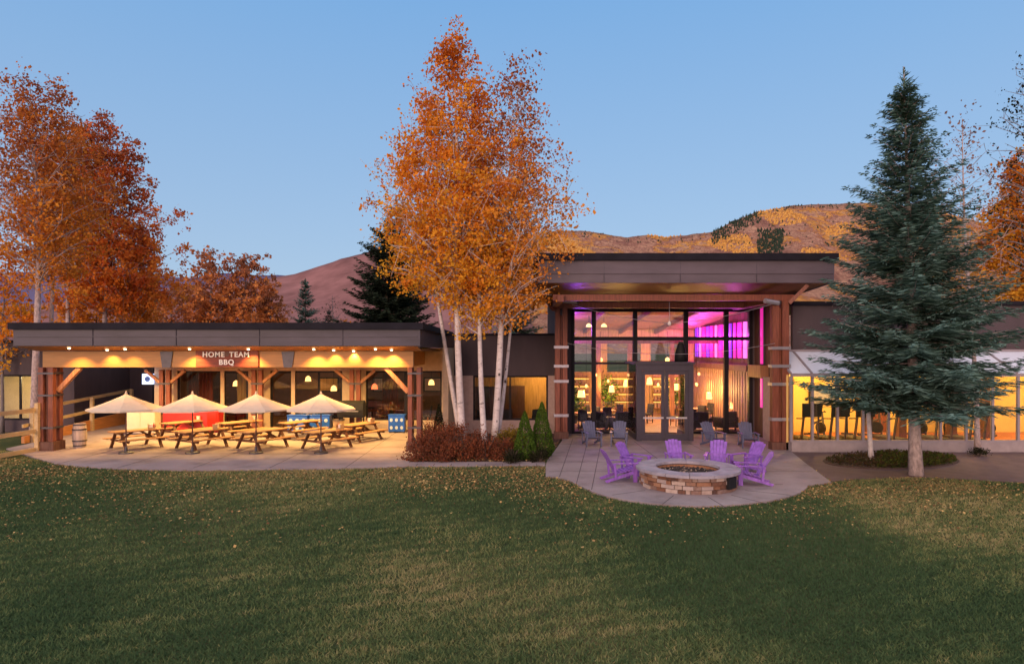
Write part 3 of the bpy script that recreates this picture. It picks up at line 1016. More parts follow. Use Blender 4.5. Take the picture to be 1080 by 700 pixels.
# interior shell
MB().box(2.4, 11.3, 40, 40.2, 0, 2.6).box(2.4, 11.3, 40, 40.2, 4.6, 6.9).box(2.4, 3.0, 40, 40.2, 2.6, 4.6).box(5.2, 5.9, 40, 40.2, 2.6, 4.6).box(8.0, 8.6, 40, 40.2, 2.6, 4.6).box(10.8, 11.3, 40, 40.2, 2.6, 4.6) \
    .build('back_wall', M['hall_wall'], hall)
MB().box(2.4, 11.3, HY + .26, 40, .02, .07).build('room_floor', M['hall_floor'], hall)
MB().hexa([(2.4, HY + .25, 6.0), (11.3, HY + .25, 6.0), (11.3, 40, 5.2), (2.4, 40, 5.2)], [(2.4, HY + .25, 6.1), (11.3, HY + .25, 6.1), (11.3, 40, 5.3), (2.4, 40, 5.3)]).build('ceiling', M['hall_ceiling'], hall)
mb = MB()
for x in (4.4, 6.6, 8.8):
    mb.hexa([(x, HY + .3, 5.75), (x + .16, HY + .3, 5.75), (x + .16, 39.9, 4.95), (x, 39.9, 4.95)], [(x, HY + .3, 5.98), (x + .16, HY + .3, 5.98), (x + .16, 39.9, 5.18), (x, 39.9, 5.18)])
mb.box(2.42, 11.28, 35, 35.2, 4.3, 4.55)
mb.build_each('ceiling_joist', M['timber'], hall)
mb = MB()
for x in (4.6, 6.3, 8.6):
    mb.box(x, x + .22, 35, 35.2, .07, 4.3)
mb.build_each('inner_post', M['timber_pale'], hall)
MB().box(11.05, 11.29, HY + .3, 39.9, PZ(385, 33) - .25, PZ(385, 33) + .05).build('wall_rail', M['timber_dark'], hall)

# magenta tubes on the slatted right wall
mb = MB()
for k in range(26):
    mb.box(11.14, 11.29, HY + .42 + k * .36, HY + .42 + k * .36 + .2, .08, PZ(385, 33) - .26)
mb.build('wall_slats', M['slat'], hall)
zz0, zz1 = 3.55, 5.3
cols = ['led_hot', 'led_pink', 'led_pink', 'led_violet', 'led_hot', 'led_pink', 'led_hot', 'led_pink', 'led_violet', 'led_pink', 'led_hot', 'led_violet']
names = {'led_hot': 'pale hot-pink', 'led_pink': 'magenta', 'led_violet': 'violet'}
for k, cname in enumerate(cols):
    y = 30.9 + k * 0.74
    t = thing('light_tube', '%s glowing wall tube inside the hall, number %d back from the window' % (names[cname], k + 1), 'light', (11.18, y, zz0), 0, 'coloured wall tubes in the hall')
    wt_ = (.2, .27, .14, .24)[k % 4]
    MB().box(-.03, .03, -wt_, wt_, 0, zz1 - zz0).build('tube', M[cname], t)
    MB().box(.031, .10, -wt_ - .02, wt_ + .02, -.05, zz1 - zz0 + .05).build('bracket', M['dark_steel'], t)
    if k % 3 == 1:
        lamp('tube_glow', t, 'POINT', 95, (.8, .08, .7), (-.5, 0, 1.0), size=.2)
for nm, z0, z1 in (('upper', PZ(385, 28.7) + .05, PZ(323, 28.7)), ('lower', PZ(430, 28.7), PZ(398, 28.7) - .05)):
    t = thing('light_tube', '%s magenta tube on the timber return right of the glazing' % nm, 'light', (11.2, 28.9, z0), 0, 'coloured wall tubes in the hall')
    MB().box(-.04, .02, -.1, .1, 0, z1 - z0).build('tube', M['led_pink'], t)
    MB().box(.021, .09, -.12, .12, -.04, z1 - z0 + .04).build('bracket', M['dark_steel'], t)
for k, (y, e) in enumerate(((31.4, 170), (34.0, 140))):  # tubes added to bring violet light to the upper left
    t = thing('light_tube', '%s added violet tube high on the left wall of the hall' % ('front', 'rear')[k], 'light', (2.46, y, 4.3), 0, 'coloured wall tubes in the hall')
    MB().box(-.01, .05, -.12, .12, 0, 1.1).build('tube', M['led_violet'], t)
    MB().box(-.05, -.011, -.14, .14, -.05, 1.15).build('bracket', M['dark_steel'], t)
    lamp('tube_glow', t, 'POINT', e, (.45, .08, 1), (.6, 0, .6), size=.2)

# ------------------------------------------------------------------ right wing: lean-to glazing in front of a yellow gym
gym = thing('glazed_wing', 'yellow-lit wing with pale mullions and a sloping glass eave behind the blue spruce', 'building')
GYW, GX0, GX1 = 24.75, 10.74, 34.0
GZ0, GZ1 = PZ(466, GYW), PZ(397, GYW)
MB().box(GX0, GX1, GYW, GYW + .3, .02, GZ0).build('sill_wall', M['concrete_wall'], gym)
MB().box(11.58, GX1, 26.6, 26.8, PZ(370, 26.6) + .02, PZ(322, 26.6)).build('wall', M['dark_wall'], gym)
MB().box(11.56, GX1, 26.45, 34, PZ(322, 26.6) + .002, PZ(322, 26.6) + .16).build('roof', M['coping'], gym)
gxs = [GX0] + [PX(p, GYW) for p in (857.5, 884, 911, 938, 965, 993, 1020, 1048, 1075)] + [PX(1075, GYW) + .99 * k for k in range(1, 8)]
zs2 = PZ(370, 26.6)
mb = MB()
for x in gxs:
    mb.box(x - .045, x + .045, GYW + .02, GYW + .12, GZ0, GZ1)
mb.box(GX0, GX1, GYW + .015, GYW + .13, GZ1, GZ1 + .12).box(GX0, GX1, GYW + .0, GYW + .14, GZ0 + .001, GZ0 + .07)
for i, x in enumerate(gxs):
    if i % 2 == 1 or i == 0:
        mb.bar((x, GYW + .1, GZ1 + .12), (x, 26.55, zs2), .07, .08)
mb.bar((GX0, 26.5, zs2 + .02), (GX1, 26.5, zs2 + .02), .08, .08)
fr = mb.build('window_frame', M['mullion'], gym)
MB().box(GX0, GX1, GYW + .06, GYW + .075, GZ0 + .07, GZ1).build('pane', M['glass'], fr)
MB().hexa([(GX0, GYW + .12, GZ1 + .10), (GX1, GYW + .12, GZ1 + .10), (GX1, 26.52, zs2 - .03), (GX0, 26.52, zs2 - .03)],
          [(GX0, GYW + .12, GZ1 + .115), (GX1, GYW + .12, GZ1 + .115), (GX1, 26.52, zs2 - .015), (GX0, 26.52, zs2 - .015)]).build('sloping_pane', M['pale_pane'], fr)
MB().box(11.6, GX1, 30.5, 30.7, 0, 3.9).box(11.56, 11.7, 26.8, 30.5, 0, 3.9).hexa([(GX0 - .08, GYW + .31, 0), (GX0, GYW + .31, 0), (11.66, 26.79, 0), (11.56, 26.79, 0)], [(GX0 - .08, GYW + .31, 2.95), (GX0, GYW + .31, 2.95), (11.66, 26.79, 3.85), (11.56, 26.79, 3.85)]).box(GX1 - .2, GX1, GYW + .3, 30.5, 0, 3.9).build('room_wall', M['room_yellow'], gym)
MB().box(11.71, GX1, 26.82, 30.48, 3.35, 3.42).build('room_ceiling', M['room_yellow'], gym)
MB().box(11.71, GX1, GYW + .31, 30.48, .02, .07).build('room_floor', M['floor_orange'], gym)
mb = MB()
for px in (951, 1004, 1041):
    x = PX(px, 28.4)
    mb.box(x - .16, x + .16, 28.3, 28.6, .07, 3.35)
mb.build_each('inner_column', M['timber_dark'], gym)
for k, x in enumerate((13.2, 16.2, 19.2, 22.4, 26)):
    t = thing('ceiling_lamp', 'round warm ceiling lamp in the yellow room, %s from the hall' % ('first', 'second', 'third', 'fourth', 'fifth')[k], 'lamp', (x, 28.0, 3.35), 0, 'ceiling lamps in the yellow room')
    MB().lathe([(0.001, -.06), (.2, -.06), (.22, -.03), (.22, 0)], 16).build('diffuser', M['lamp_warm'], t)
    lamp('lamp_light', t, 'POINT', (330, 190, 260, 180, 330)[k], (1, .62, .18), (0, 0, -.3), size=.25)

# ------------------------------------------------------------------ left wing with cream window
lw = thing('left_wing', 'dark low wing with a cream-lit window at the far left edge', 'building')
LY = 31.0
MB().box(-32, -21.05, LY, LY + .3, PZ(395, LY), 4.3).box(-32, -21.05, LY, LY + .3, 0, PZ(443, LY)).box(PX(41, LY), -21.05, LY, LY + .3, PZ(443, LY), PZ(395, LY)).box(-21.25, -21.05, LY + .3, 38, 0, 4.3).build('wall', M['dark_wall'], lw)
MB().box(-32, -21.0, LY - .1, 38, 4.302, 4.42).build('roof', M['coping'], lw)
window(lw, -30, PX(41, LY), LY + .15, PZ(443, LY), PZ(395, LY), .09, vs=(PX(20, LY), -25.2, -27))
MB().box(-32, -21.3, 34.5, 34.7, 0, 4).box(-32, -31.8, LY + .3, 34.5, 0, 4).build('room_wall', M['room_cream'], lw)
MB().box(-32, -21.3, LY + .3, 34.5, 3.0, 3.05).build('room_ceiling', M['room_cream'], lw)
MB().box(-32, -21.3, LY + .3, 34.5, .02, .06).build('room_floor', M['hall_floor'], lw)
lamp('room_light', lw, 'POINT', 330, (1, .72, .32), (-23.3, 32.4, 2.7), size=.2)

# ------------------------------------------------------------------ sign, downlights, floodlights, cable
bx0, bx1, bz0, bz1 = PX(206, 24.9), PX(272, 24.9), PZ(387, 24.9), PZ(368.5, 24.9)
sg = thing('sign', 'reddish plank sign with pale lettering hung on the honey beam', 'sign', ((bx0 + bx1) / 2, 24.9, bz0))
hw, hh = (bx1 - bx0) / 2, bz1 - bz0
mb = MB()
for k in range(4):
    mb.box(-hw, hw, .02 + .004 * (k % 2), .085, k * hh / 4 + .006, (k + 1) * hh / 4 - .004)
M['sign_wood'] = board_wood('sign_boards', (0.21, 0.045, 0.024), 0.6, (0.7, 5, 9), 0.25)
M['letter'] = mat('pale_letter_paint', (0.88, 0.86, 0.78), 0.5, 0.03, 3, bmp=0)
mb.build('board', M['sign_wood'], sg)


def text(body, size, x, z, parent, m, name='lettering', y=-.012, ext=.014, bold=.006):
    cu = bpy.data.curves.new(name, 'FONT')
    cu.body = body
    cu.size = size
    cu.extrude = ext
    cu.offset = bold
    cu.align_x = 'CENTER'
    cu.space_character = 1.15
    tmp = bpy.data.objects.new('tmp', cu)
    COL.objects.link(tmp)
    dg = bpy.context.evaluated_depsgraph_get()
    me = bpy.data.meshes.new_from_object(tmp.evaluated_get(dg))
    bpy.data.objects.remove(tmp)
    me.name = name
    me.materials.clear()
    me.materials.append(m)
    o = bpy.data.objects.new(name, me)
    COL.objects.link(o)
    o.parent = parent
    o.location = (x, y, z)
    o.rotation_euler = (R(90), 0, 0)
    return o


text('HOME', .28, -.50, hh * .58, sg, M['letter'])
text('TEAM', .28, .50, hh * .58, sg, M['letter'])
text('BBQ', .28, 0, hh * .14, sg, M['letter'])
MB().lathe([(.001, 0), (.1, 0), (.1, .02), (.001, .02)], 14).build('emblem', M['timber_dark'], sg)
em = [c for c in sg.children if c.name.startswith('emblem')][0]
em.location = (0, .018, hh * .74)
em.rotation_euler = (R(90), 0, 0)

WARM = (1, .50, .12)
dl = [(73, 363, 24.30), (113, 367.3, 24.62), (132, 365.5, 24.45), (200, 365.3, 24.45), (262, 366, 24.5), (331, 366, 24.5), (352, 369.3, 24.7), (373, 371.3, 24.86), (396, 366, 24.5), (413, 369.3, 24.62)]
ordn = ['first', 'second', 'third', 'fourth', 'fifth', 'sixth', 'seventh', 'eighth', 'ninth', 'tenth']
for k, (px, py, Y) in enumerate(dl):
    zs = 4.07 - (Y - 24.1) / 0.9 * 0.17
    t = thing('downlight', 'small glowing downlight under the patio roof edge, %s from the left' % ordn[k], 'light', (PX(px, Y), Y, zs), 0, 'downlights under the patio roof')
    MB().lathe([(.085, 0), (.085, -.035), (.06, -.035)], 14, ring=True).build('trim_ring', M['steel'], t)
    big = k in (3, 4, 9)
    MB().lathe([(.001, -.062), (.035, -.056), (.05, -.035), (.05, -.02)], 14).build('lens', M['lamp_white'] , t)
    lamp('downlight_beam', t, 'SPOT', 85 if k not in (0, 3, 4, 5, 8, 9) else 170, WARM, (0, .02, -.1), (R(18), 0, 0), .05, R(105), .8)
for k, x in enumerate((-16.6, -13.9, -11.2, -8.5, -5.6)):
    t = thing('soffit_lamp', 'recessed lamp in the patio ceiling behind the beam, %s from the left' % ordn[k], 'light', (x, 28.6, 3.90), 0, 'recessed patio ceiling lamps')
    MB().lathe([(.11, 0), (.11, -.03), (.08, -.03)], 14, ring=True).build('trim_ring', M['steel'], t)
    MB().lathe([(.001, -.06), (.07, -.05), (.085, -.02)], 14).build('lens', M['lamp_white'], t)
    lamp('soffit_beam', t, 'SPOT', 680, (1, .58, .17), (0, 0, -.1), (0, 0, 0), .08, R(150), .9)

for k, (x, y, z, rz, lb) in enumerate(((2.55, 28.1, PZ(318, 28.1), R(-20), 'grey floodlight tube at the top of the left twin post'), (10.05, 24.95, PZ(318.5, 25), R(20), 'grey floodlight tube at the top of the right twin post'))):
    t = thing('floodlight', lb, 'light', (x, y, z), rz, 'floodlights on the entrance posts')
    MB().tube([(-.32, 0, .04), (.32, 0, -.03)], [.1, .1], 12).build('housing', M['steel'], t)
    MB().tube([(.30, 0, .0), (.36, 0, -.04)], [.105, .105], 12).build('bezel', M['dark_steel'], t)
mb = MB()


def sag(a, b, s, n=14):
    return [Vector(a).lerp(Vector(b), i / n) - Vector((0, 0, s * 4 * (i / n) * (1 - i / n))) for i in range(n + 1)]


pd = (PX(706, 26.5), 26.5, PZ(341, 26.5))
o = MB().tube(sag((2.6, 28.05, PZ(321, 28)), pd, .12), .012, 5).tube(sag(pd, (10.0, 24.9, PZ(321, 24.9)), .12), .012, 5).build('upper_cable', M['steel'])
tag(o, 'thin upper cable swagged under the entrance roof to the pendant', 'cable')
o = MB().tube(sag((2.45, 28.25, PZ(362, 28.2)), (10.2, 25.0, PZ(362, 25)), .45, 20), .010, 5).build('lower_cable', M['steel'])
tag(o, 'thin lower cable slung across the glazing between the twin posts', 'cable')
t = thing('pendant_lamp', 'small pendant bulb on a thin rod hanging under the entrance roof', 'lamp', (pd[0], pd[1], pd[2]))
zc = PZ(314, 26.5) - pd[2]
MB().tube([(0, 0, .1), (0, 0, zc)], .014, 6).build('rod', M['steel'], t)
MB().lathe([(.001, zc + .1), (.13, zc + .1), (.11, zc - .03), (.03, zc - .1)], 14).build('canopy', M['steel'], t)
MB().lathe([(.001, -.09), (.06, -.06), (.075, 0), (.05, .06), (.02, .1)], 14).build('bulb', M['white'], t, smooth=True)

# lightbox sign hanging in the left bay
xb, yb = PX(157.5, 31.3), 31.2
t = thing('lightbox', 'small lit white and blue lightbox hung in the dark bay at left', 'sign', (xb, yb, PZ(405, 31.2)))
MB().box(-.26, .26, -.06, .06, 0, .5).build('box', M['screen'], t)
MB().lathe([(.001, 0), (.13, 0), (.13, .012), (.001, .012)], 18).build('emblem', M['blue'], t)
t.children[-1].location = (0, -.061, .25)
t.children[-1].rotation_euler = (R(90), 0, 0)
MB().tube([(-.2, 0, .5), (-.2, 0, 2.0)], .012, 5).tube([(.2, 0, .5), (.2, 0, 2.0)], .012, 5).build('hanger', M['dark_steel'], t)


# ------------------------------------------------------------------ patio furniture
def make_umbrella():
    t = thing('umbrella', '', 'umbrella', (0, 0, 0), 0, 'cream patio umbrellas')
    mb = MB()
    n, r, z0, z1 = 8, 1.32, 1.73, 2.29
    ring = [(r * math.cos(2 * math.pi * (k + .5) / n), r * math.sin(2 * math.pi * (k + .5) / n)) for k in range(n)]
    rows = 5
    for k in range(n):
        a, b = Vector(ring[k]), Vector(ring[(k + 1) % n])
        for j in range(rows):
            f0, f1 = j / rows, (j + 1) / rows
            def pt(v, f):
                zz = z1 + (z0 - z1) * (f ** 0.92) - 0.02 * math.sin(math.pi * f)
                return (v.x * f, v.y * f, zz)
            vs = [pt(a, f0), pt(b, f0), pt(b, f1), pt(a, f1)]
            mb.add(vs, [(0, 1, 2, 3)])
        mb.add([(a.x, a.y, z0), (b.x, b.y, z0), (b.x * .995, b.y * .995, z0 - .05), (a.x * .995, a.y * .995, z0 - .05)], [(0, 1, 2, 3)])
    c = mb.build('canopy', M['canvas'], t)
    s = c.modifiers.new('thick', 'SOLIDIFY')
    s.thickness = .006
    rb = MB()
    for k in range(n):
        a = ring[k]
        rb.bar((a[0] * .03, a[1] * .03, z1 - .12), (a[0] * .96, a[1] * .96, z0 - .045), .02, .02)
        rb.bar((0, 0, z0 - .05), (a[0] * .5, a[1] * .5, (z0 + z1) / 2 - .1), .015, .015)
    rb.build('rib', M['timber_dark'], t)
    MB().tube([(0, 0, .08), (0, 0, z1 + .02)], .024, 8).build('pole', M['timber_dark'], t)
    MB().lathe([(.001, z1 + .1), (.03, z1 + .08), (.025, z1 + .03), (.06, z1 - .005)], 10).build('finial', M['canvas'], t)
    MB().lathe([(.26, .05), (.26, .10), (.06, .13), (.04, .3), (.001, .3)], 18).build('base', M['dark_steel'], t)
    return t


umb = make_umbrella()
for i, (px, lb) in enumerate(((133, 'leftmost cream patio umbrella, nearest the white barrel'), (203, 'cream patio umbrella standing before the red box'),
                              (270, 'cream patio umbrella third from left, below the right end of the sign'), (338.5, 'rightmost cream patio umbrella, before the blue game boxes'))):
    o = umb if i == 0 else copy_tree(umb)
    Y = 24.3
    o.location = (PX(px, Y), Y, 0)
    o.rotation_euler.z = 0.11 * i
    o['label'] = lb


def make_table():
    t = thing('picnic_table', '', 'picnic table', (0, 0, 0), 0, 'wooden picnic tables on the patio')
    mb = MB()
    for k in range(5):
        y = -.375 + k * .151
        mb.box(-.92, .92, y, y + .143, .715, .755)
    mb.build('tabletop', M['table_wood'], t, bevel=.005)
    for s in (-1, 1):
        mb = MB()
        for k in (0, 1):
            y = s * (.60 + k * .15) - .07
            mb.box(-.92, .92, y, y + .14, .42, .46)
        mb.build('bench', M['table_wood'], t, bevel=.005)
    for sx in (-.66, .66):
        for s in (-1, 1):
            MB().bar((sx, s * .68, .05), (sx, s * .26, .71), .05, .11, (1, 0, 0)).build('leg', M['table_leg'], t)
        MB().box(sx + .026, sx + .066, -.80, .80, .33, .419).box(sx - .02, sx + .02, -.35, .35, .63, .714).build('crossbar', M['table_leg'], t)
    MB().bar((-.64, 0, .38), (-.12, 0, .71), .08, .045, (0, 1, 0)).bar((.64, 0, .38), (.12, 0, .71), .08, .045, (0, 1, 0)).build('brace', M['table_leg'], t)
    return t


tab = make_table()
spots = [(144, 25.75, 'front picnic table under the leftmost umbrella'), (213, 25.75, 'front picnic table under the second umbrella from the left'), (277, 25.75, 'front picnic table under the third umbrella from the left'),
         (345, 25.65, 'front picnic table under the rightmost umbrella'), (194, 28.8, 'rear picnic table directly before the red box'), (253, 28.8, 'rear picnic table between the red box and the blue boxes'),
         (317, 28.9, 'rear picnic table before the pair of blue boxes'), (379, 28.0, 'rear picnic table at the right, before the black grill')]
tabs = []
for i, (px, Y, lb) in enumerate(spots):
    o = tab if i == 0 else copy_tree(tab)
    o.location = (PX(px, Y), Y, 0)
    o.rotation_euler.z = R(57) + 0.03 * ((i * 7) % 5 - 2)
    o['label'] = lb
    tabs.append(o)

# caddies on the tables
cad0 = None
for i, ti in enumerate((0, 1, 3, 4, 5, 7)):
    if cad0 is None:
        t = thing('condiment_caddy', '', 'caddy', (0, 0, 0), 0, 'napkin caddies on the picnic tables')
        MB().box(-.14, .14, -.1, .1, 0, .06).box(-.14, -.12, -.1, .1, .06, .2).box(.12, .14, -.1, .1, .06, .2).build('tray', M['kraft'], t)
        MB().box(-.10, .02, -.08, .08, .06, .19).build('napkins', M['white'], t)
        MB().lathe([(.03, .06), (.03, .17), (.012, .2), (.012, .24), (.001, .24)], 10, (.07, 0)).build('bottle', M['red'], t)
        cad0 = t
    else:
        t = copy_tree(cad0)
    p = tabs[ti].location
    t.location = (p.x + .42, p.y + .34, .755)
    t.rotation_euler.z = .6 + i
    t['label'] = 'napkin caddy on the ' + spots[ti][2].split(',')[0]

# barrel
t = thing('barrel', 'pale grey wooden barrel beside the left patio post', 'barrel', (PX(84, 25.8), 25.8, .05))
MB().lathe([(.001, .0), (.205, 0), (.24, .2), (.255, .48), (.24, .76), (.205, .96), (.19, .96), (.19, .92), (.001, .92)], 20).build('staves', M['barrel'], t, smooth=False)
mb = MB()
for z, r in ((.06, .222), (.25, .25), (.70, .25), (.89, .222)):
    mb.lathe([(r, z), (r + .008, z), (r + .008, z + .05), (r, z + .05)], 20, ring=True)
mb.build('hoop', M['dark_steel'], t)

# cream cabinet
t = thing('service_cabinet', 'plain cream cabinet between the leftmost tables and the stucco pier', 'cabinet', (PX(151.5, 29.8), 29.8, .05))
MB().box(-.66, .66, -.25, .25, .08, 1.10).build('body', M['cream_board'], t, bevel=.01)
MB().box(-.70, .70, -.29, .29, 1.101, 1.15).build('top', M['white'], t)
MB().box(-.63, -.02, -.268, -.251, .14, 1.04).box(.02, .63, -.268, -.251, .14, 1.04).build('door', M['cream_board'], t)
MB().box(-.6, .6, -.2, .2, 0, .08).build('plinth', M['dark_steel'], t)

# red box with two panels
t = thing('red_box', 'wide red box with panelled front and pale round emblem against the windows', 'box', (PX(211.5, 30.6), 30.6, .05))
MB().box(-.97, .97, -.3, .3, .05, 1.03).build('body', M['red'], t, bevel=.015)
MB().box(-.9, -.06, -.325, -.301, .12, .95).box(.06, .9, -.325, -.301, .12, .95).build('front_panel', M['red'], t)
MB().box(-1.0, 1.0, -.34, .33, 1.031, 1.08).build('lid', M['red'], t)
MB().lathe([(.09, 0), (.15, 0), (.15, .02), (.09, .02)], 18, ring=True).build('emblem', M['white'], t)
t.children[-1].location = (-.02, -.33, .72)
t.children[-1].rotation_euler = (R(90), 0, 0)
MB().box(-.9, -.8, -.2, .2, 0, .05).box(.8, .9, -.2, .2, 0, .05).build_each('foot', M['dark_steel'], t)


def make_game():
    t = thing('game_box', '', 'game box', (0, 0, 0), 0, 'blue boxes with pale round holes')
    MB().box(-.47, .47, -.22, .22, .04, .82).build('body', M['blue'], t, bevel=.02)
    mb = MB()
    for i in range(3):
        for j in range(2):
            vs = MB().lathe([(.001, 0), (.085, 0), (.085, .012), (.001, .012)], 14)
            mb.add([(x - .30 + i * .30, -.221 - z, .24 + j * .36 + y) for x, y, z in vs.v], vs.f)
    mb.build('hole', M['pale_disc'], t)
    MB().box(-.49, .49, -.24, .24, .821, .85).build('lid', M['blue'], t)
    MB().box(-.42, -.30, -.2, .2, 0, .04).box(.30, .42, -.2, .2, 0, .04).build_each('foot', M['dark_steel'], t)
    return t


gm = make_game()
for i, (px, Y, lb) in enumerate(((315, 30.4, 'left one of the two adjoining blue hole-fronted boxes behind the rear table'), (338.5, 30.4, 'right one of the two adjoining blue hole-fronted boxes behind the rear table'),
                                 (419, 30.6, 'blue hole-fronted box standing alone beside the right patio post'))):
    o = gm if i == 0 else copy_tree(gm)
    o.location = (PX(px, Y), Y, .05)
    o['label'] = lb
    if i == 2:
        o.scale = (.82, 1, 1)

# black grill cabinet and bin
t = thing('grill', 'black lidded grill on thin legs before the stucco pier', 'grill', (PX(371, 30.3), 30.3, .05))
mb = MB()
prof = [(-.3, .75), (.3, .75), (.34, 1.1), (.27, 1.42), (.1, 1.52), (-.14, 1.52), (-.29, 1.42), (-.34, 1.1)]
nn = len(prof)
mb.add([(-.6, y, z) for y, z in prof] + [(.6, y, z) for y, z in prof], [tuple(range(nn))[::-1], tuple(range(nn, 2 * nn))] + [(k, (k + 1) % nn, nn + (k + 1) % nn, nn + k) for k in range(nn)])
mb.build('hood', M['black'], t)
for sx in (-.5, .5):
    for sy in (-.24, .24):
        MB().box(sx - .03, sx + .03, sy - .03, sy + .03, 0, .75).build('leg', M['black'], t)
MB().box(-.52, .52, -.26, .26, .28, .31).build('shelf', M['black'], t)
MB().tube([(-.4, -.36, 1.05), (-.4, -.42, 1.05), (.4, -.42, 1.05), (.4, -.36, 1.05)], .015, 6).build('handle', M['steel'], t)
t = thing('waste_bin', 'tan waste bin left of the black grill', 'bin', (PX(357, 29.9), 29.9, .05))
MB().lathe([(.001, 0), (.22, 0), (.26, .62), (.27, .64), (.27, .67), (.23, .67), (.22, .55), (.001, .55)], 18).build('body', M['kraft'], t)
MB().lathe([(.275, .64), (.29, .64), (.29, .69), (.275, .69)], 18, ring=True).build('rim', M['dark_steel'], t)


# fences
def fence(name, label, pts, posts, rail_z, m, th=.05, wd=.15, kerb=None):
    t = thing(name, label, 'fence', (pts[0][0], pts[0][1], 0))
    ox, oy = pts[0][:2]
    for z in rail_z:
        mb = MB()
        for (a, b) in zip(pts[:-1], pts[1:]):
            mb.bar((a[0] - ox, a[1] - oy, a[2] + z), (b[0] - ox, b[1] - oy, b[2] + z), th, wd)
        mb.build('rail', m, t)
    for (x, y, z0, h) in posts:
        MB().box(x - ox + .03, x - ox + .17, y - oy - .07, y - oy + .07, 0, z0 + h).build('post', M['rail_wood'], t)
    if kerb:
        mb = MB()
        for (a, b) in zip(pts[:-1], pts[1:]):
            mb.hexa([(a[0] - ox - .05, a[1] - oy, .03), (a[0] - ox + .08, a[1] - oy, .03), (b[0] - ox + .08, b[1] - oy, .03), (b[0] - ox - .05, b[1] - oy, .03)],
                    [(a[0] - ox - .05, a[1] - oy, a[2] + kerb), (a[0] - ox + .08, a[1] - oy, a[2] + kerb), (b[0] - ox + .08, b[1] - oy, b[2] + kerb), (b[0] - ox - .05, b[1] - oy, b[2] + kerb)])
        mb.build('kerb_board', M['kerb_wood'], t)
    return t


fence('rail_fence', 'pale three-rail timber fence running toward the viewer at the left edge', [(-18.75, 20.5, 0), (-18.3, 24.75, 0)], [(-18.36, 24.8, 0, 1.9), (-18.62, 22.2, 0, 1.75)], (.12, .82, 1.63), M['rail_wood'], .06, .16)
fence('ramp_rail', 'pale ramp railing above an orange kerb behind the barrel', [(-20.5, 27.0, 0), (-20.4, 34.6, .42)], [(-20.42, 31.2, .2, 1.45), (-20.46, 27.4, 0, 1.45), (-20.4, 34.4, .4, 1.45)], (.75, 1.38), M['rail_wood'], .06, .14, .32)

# ------------------------------------------------------------------ fire pit
pcx, pcy = pit_c
pit = thing('fire_pit', 'round stone fire pit with a flagstone rim and gravel bowl', 'fire pit', (pcx, pcy, .05))
RO, RI, HT = 1.41, .90, .52


def stone_mat():
    m, t, p = nmat('ledge_stone')
    c = t.nodes.new('ShaderNodeAttribute')
    c.attribute_name = 'tint'
    f = noise(t, coords(t), 7, 5)
    ad = t.nodes.new('ShaderNodeMath')
    ad.operation = 'MULTIPLY_ADD'
    t.links.new(f, ad.inputs[0])
    ad.inputs[1].default_value = 0.35
    t.links.new(c.outputs['Fac'], ad.inputs[2])
    col = ramp(t, ad.outputs[0], [(0.15, (0.055, 0.032, 0.026)), (0.36, (0.20, 0.085, 0.045)), (0.52, (0.33, 0.17, 0.09)), (0.68, (0.20, 0.12, 0.09)), (0.85, (0.46, 0.36, 0.29)), (1.0, (0.34, 0.27, 0.25))])
    t.links.new(col, p.inputs['Base Color'])
    p.inputs['Roughness'].default_value = 0.85
    bump(t, p, noise(t, coords(t), 18, 5), 0.5, 0.02)
    return m


M['ledge'] = stone_mat()
rng = np.random.default_rng(9)
quads, tints = [], []
MB().lathe([(RO - .12, 0), (RO - .12, HT - .08), (RI + .05, HT - .08), (RI + .05, 0)], 40, ring=True).build('core', M['joint'], pit)
zz = 0.0
for row in range(4):
    h = (HT - .075) / 4
    a = rng.uniform(0, .3)
    end = a + 2 * math.pi
    while a < end - .02:
        da = min(rng.uniform(.10, .30), end - a)
        hh_ = h
        pr = rng.uniform(-.03, .03)
        g = .006
        a0, a1 = a + g, a + da - g
        ro, ri = RO - .05 + pr, RO - .2
        P = lambda ang, r, z: (r * math.cos(ang), r * math.sin(ang), z)
        z0, z1 = zz + .006, zz + hh_ - .006
        A = [P(a0, ri, z0), P(a0, ro - .012, z0 + .01), P(a1, ro - .012, z0 + .01), P(a1, ri, z0)]
        am = (a0 + a1) / 2
        o1, o2, o3, o4 = P(a0, ro, z0), P(a1, ro, z0), P(a1, ro, z1), P(a0, ro, z1)
        i1, i2, i3, i4 = P(a0, ri, z0), P(a1, ri, z0), P(a1, ri, z1), P(a0, ri, z1)
        tv = rng.uniform(0, .85)
        for q in ((o1, o2, o3, o4), (i1, o1, o4, i4), (o2, i2, i3, o3), (o4, o3, i3, i4), (i1, i2, o2, o1)):
            quads += list(q)
            tints.append(tv)
        a += da
    zz += h
fast_mesh('stone_wall', quads, 4, tints, M['ledge'], pit)
capm = MB()
n = 14
for k in range(n):
    a0, a1 = 2 * math.pi * k / n + .006, 2 * math.pi * (k + 1) / n - .006
    pts = [(a0 + (a1 - a0) * i / 4) for i in range(5)]
    poly = [(RO * 1.04 * math.cos(a), RO * 1.04 * math.sin(a)) for a in pts] + [(RI * math.cos(a), RI * math.sin(a)) for a in reversed(pts)]
    capm.prism(poly, HT - .075, HT - .003 * (k % 2))
capm.build('rim', M['cap'], pit)
MB().lathe([(RI + .04, HT - .1), (RI - .03, HT - .1), (RI - .03, .3), (RI + .04, .3)], 40, ring=True).build('liner', M['timber_pale'], pit)
grv = MB()
rr = random.Random(3)
M['lava'] = mat('lava_gravel', (0.05, 0.038, 0.035), 0.9, 0.7, 5, bmp=0.5)
M['pale_gravel'] = mat('pale_gravel', (0.38, 0.28, 0.20), 0.9, 0.3, 5, bmp=0.5)
pale = MB()
grv.lathe([(RI - .04, .3), (RI - .04, .34), (.001, .34)], 32)
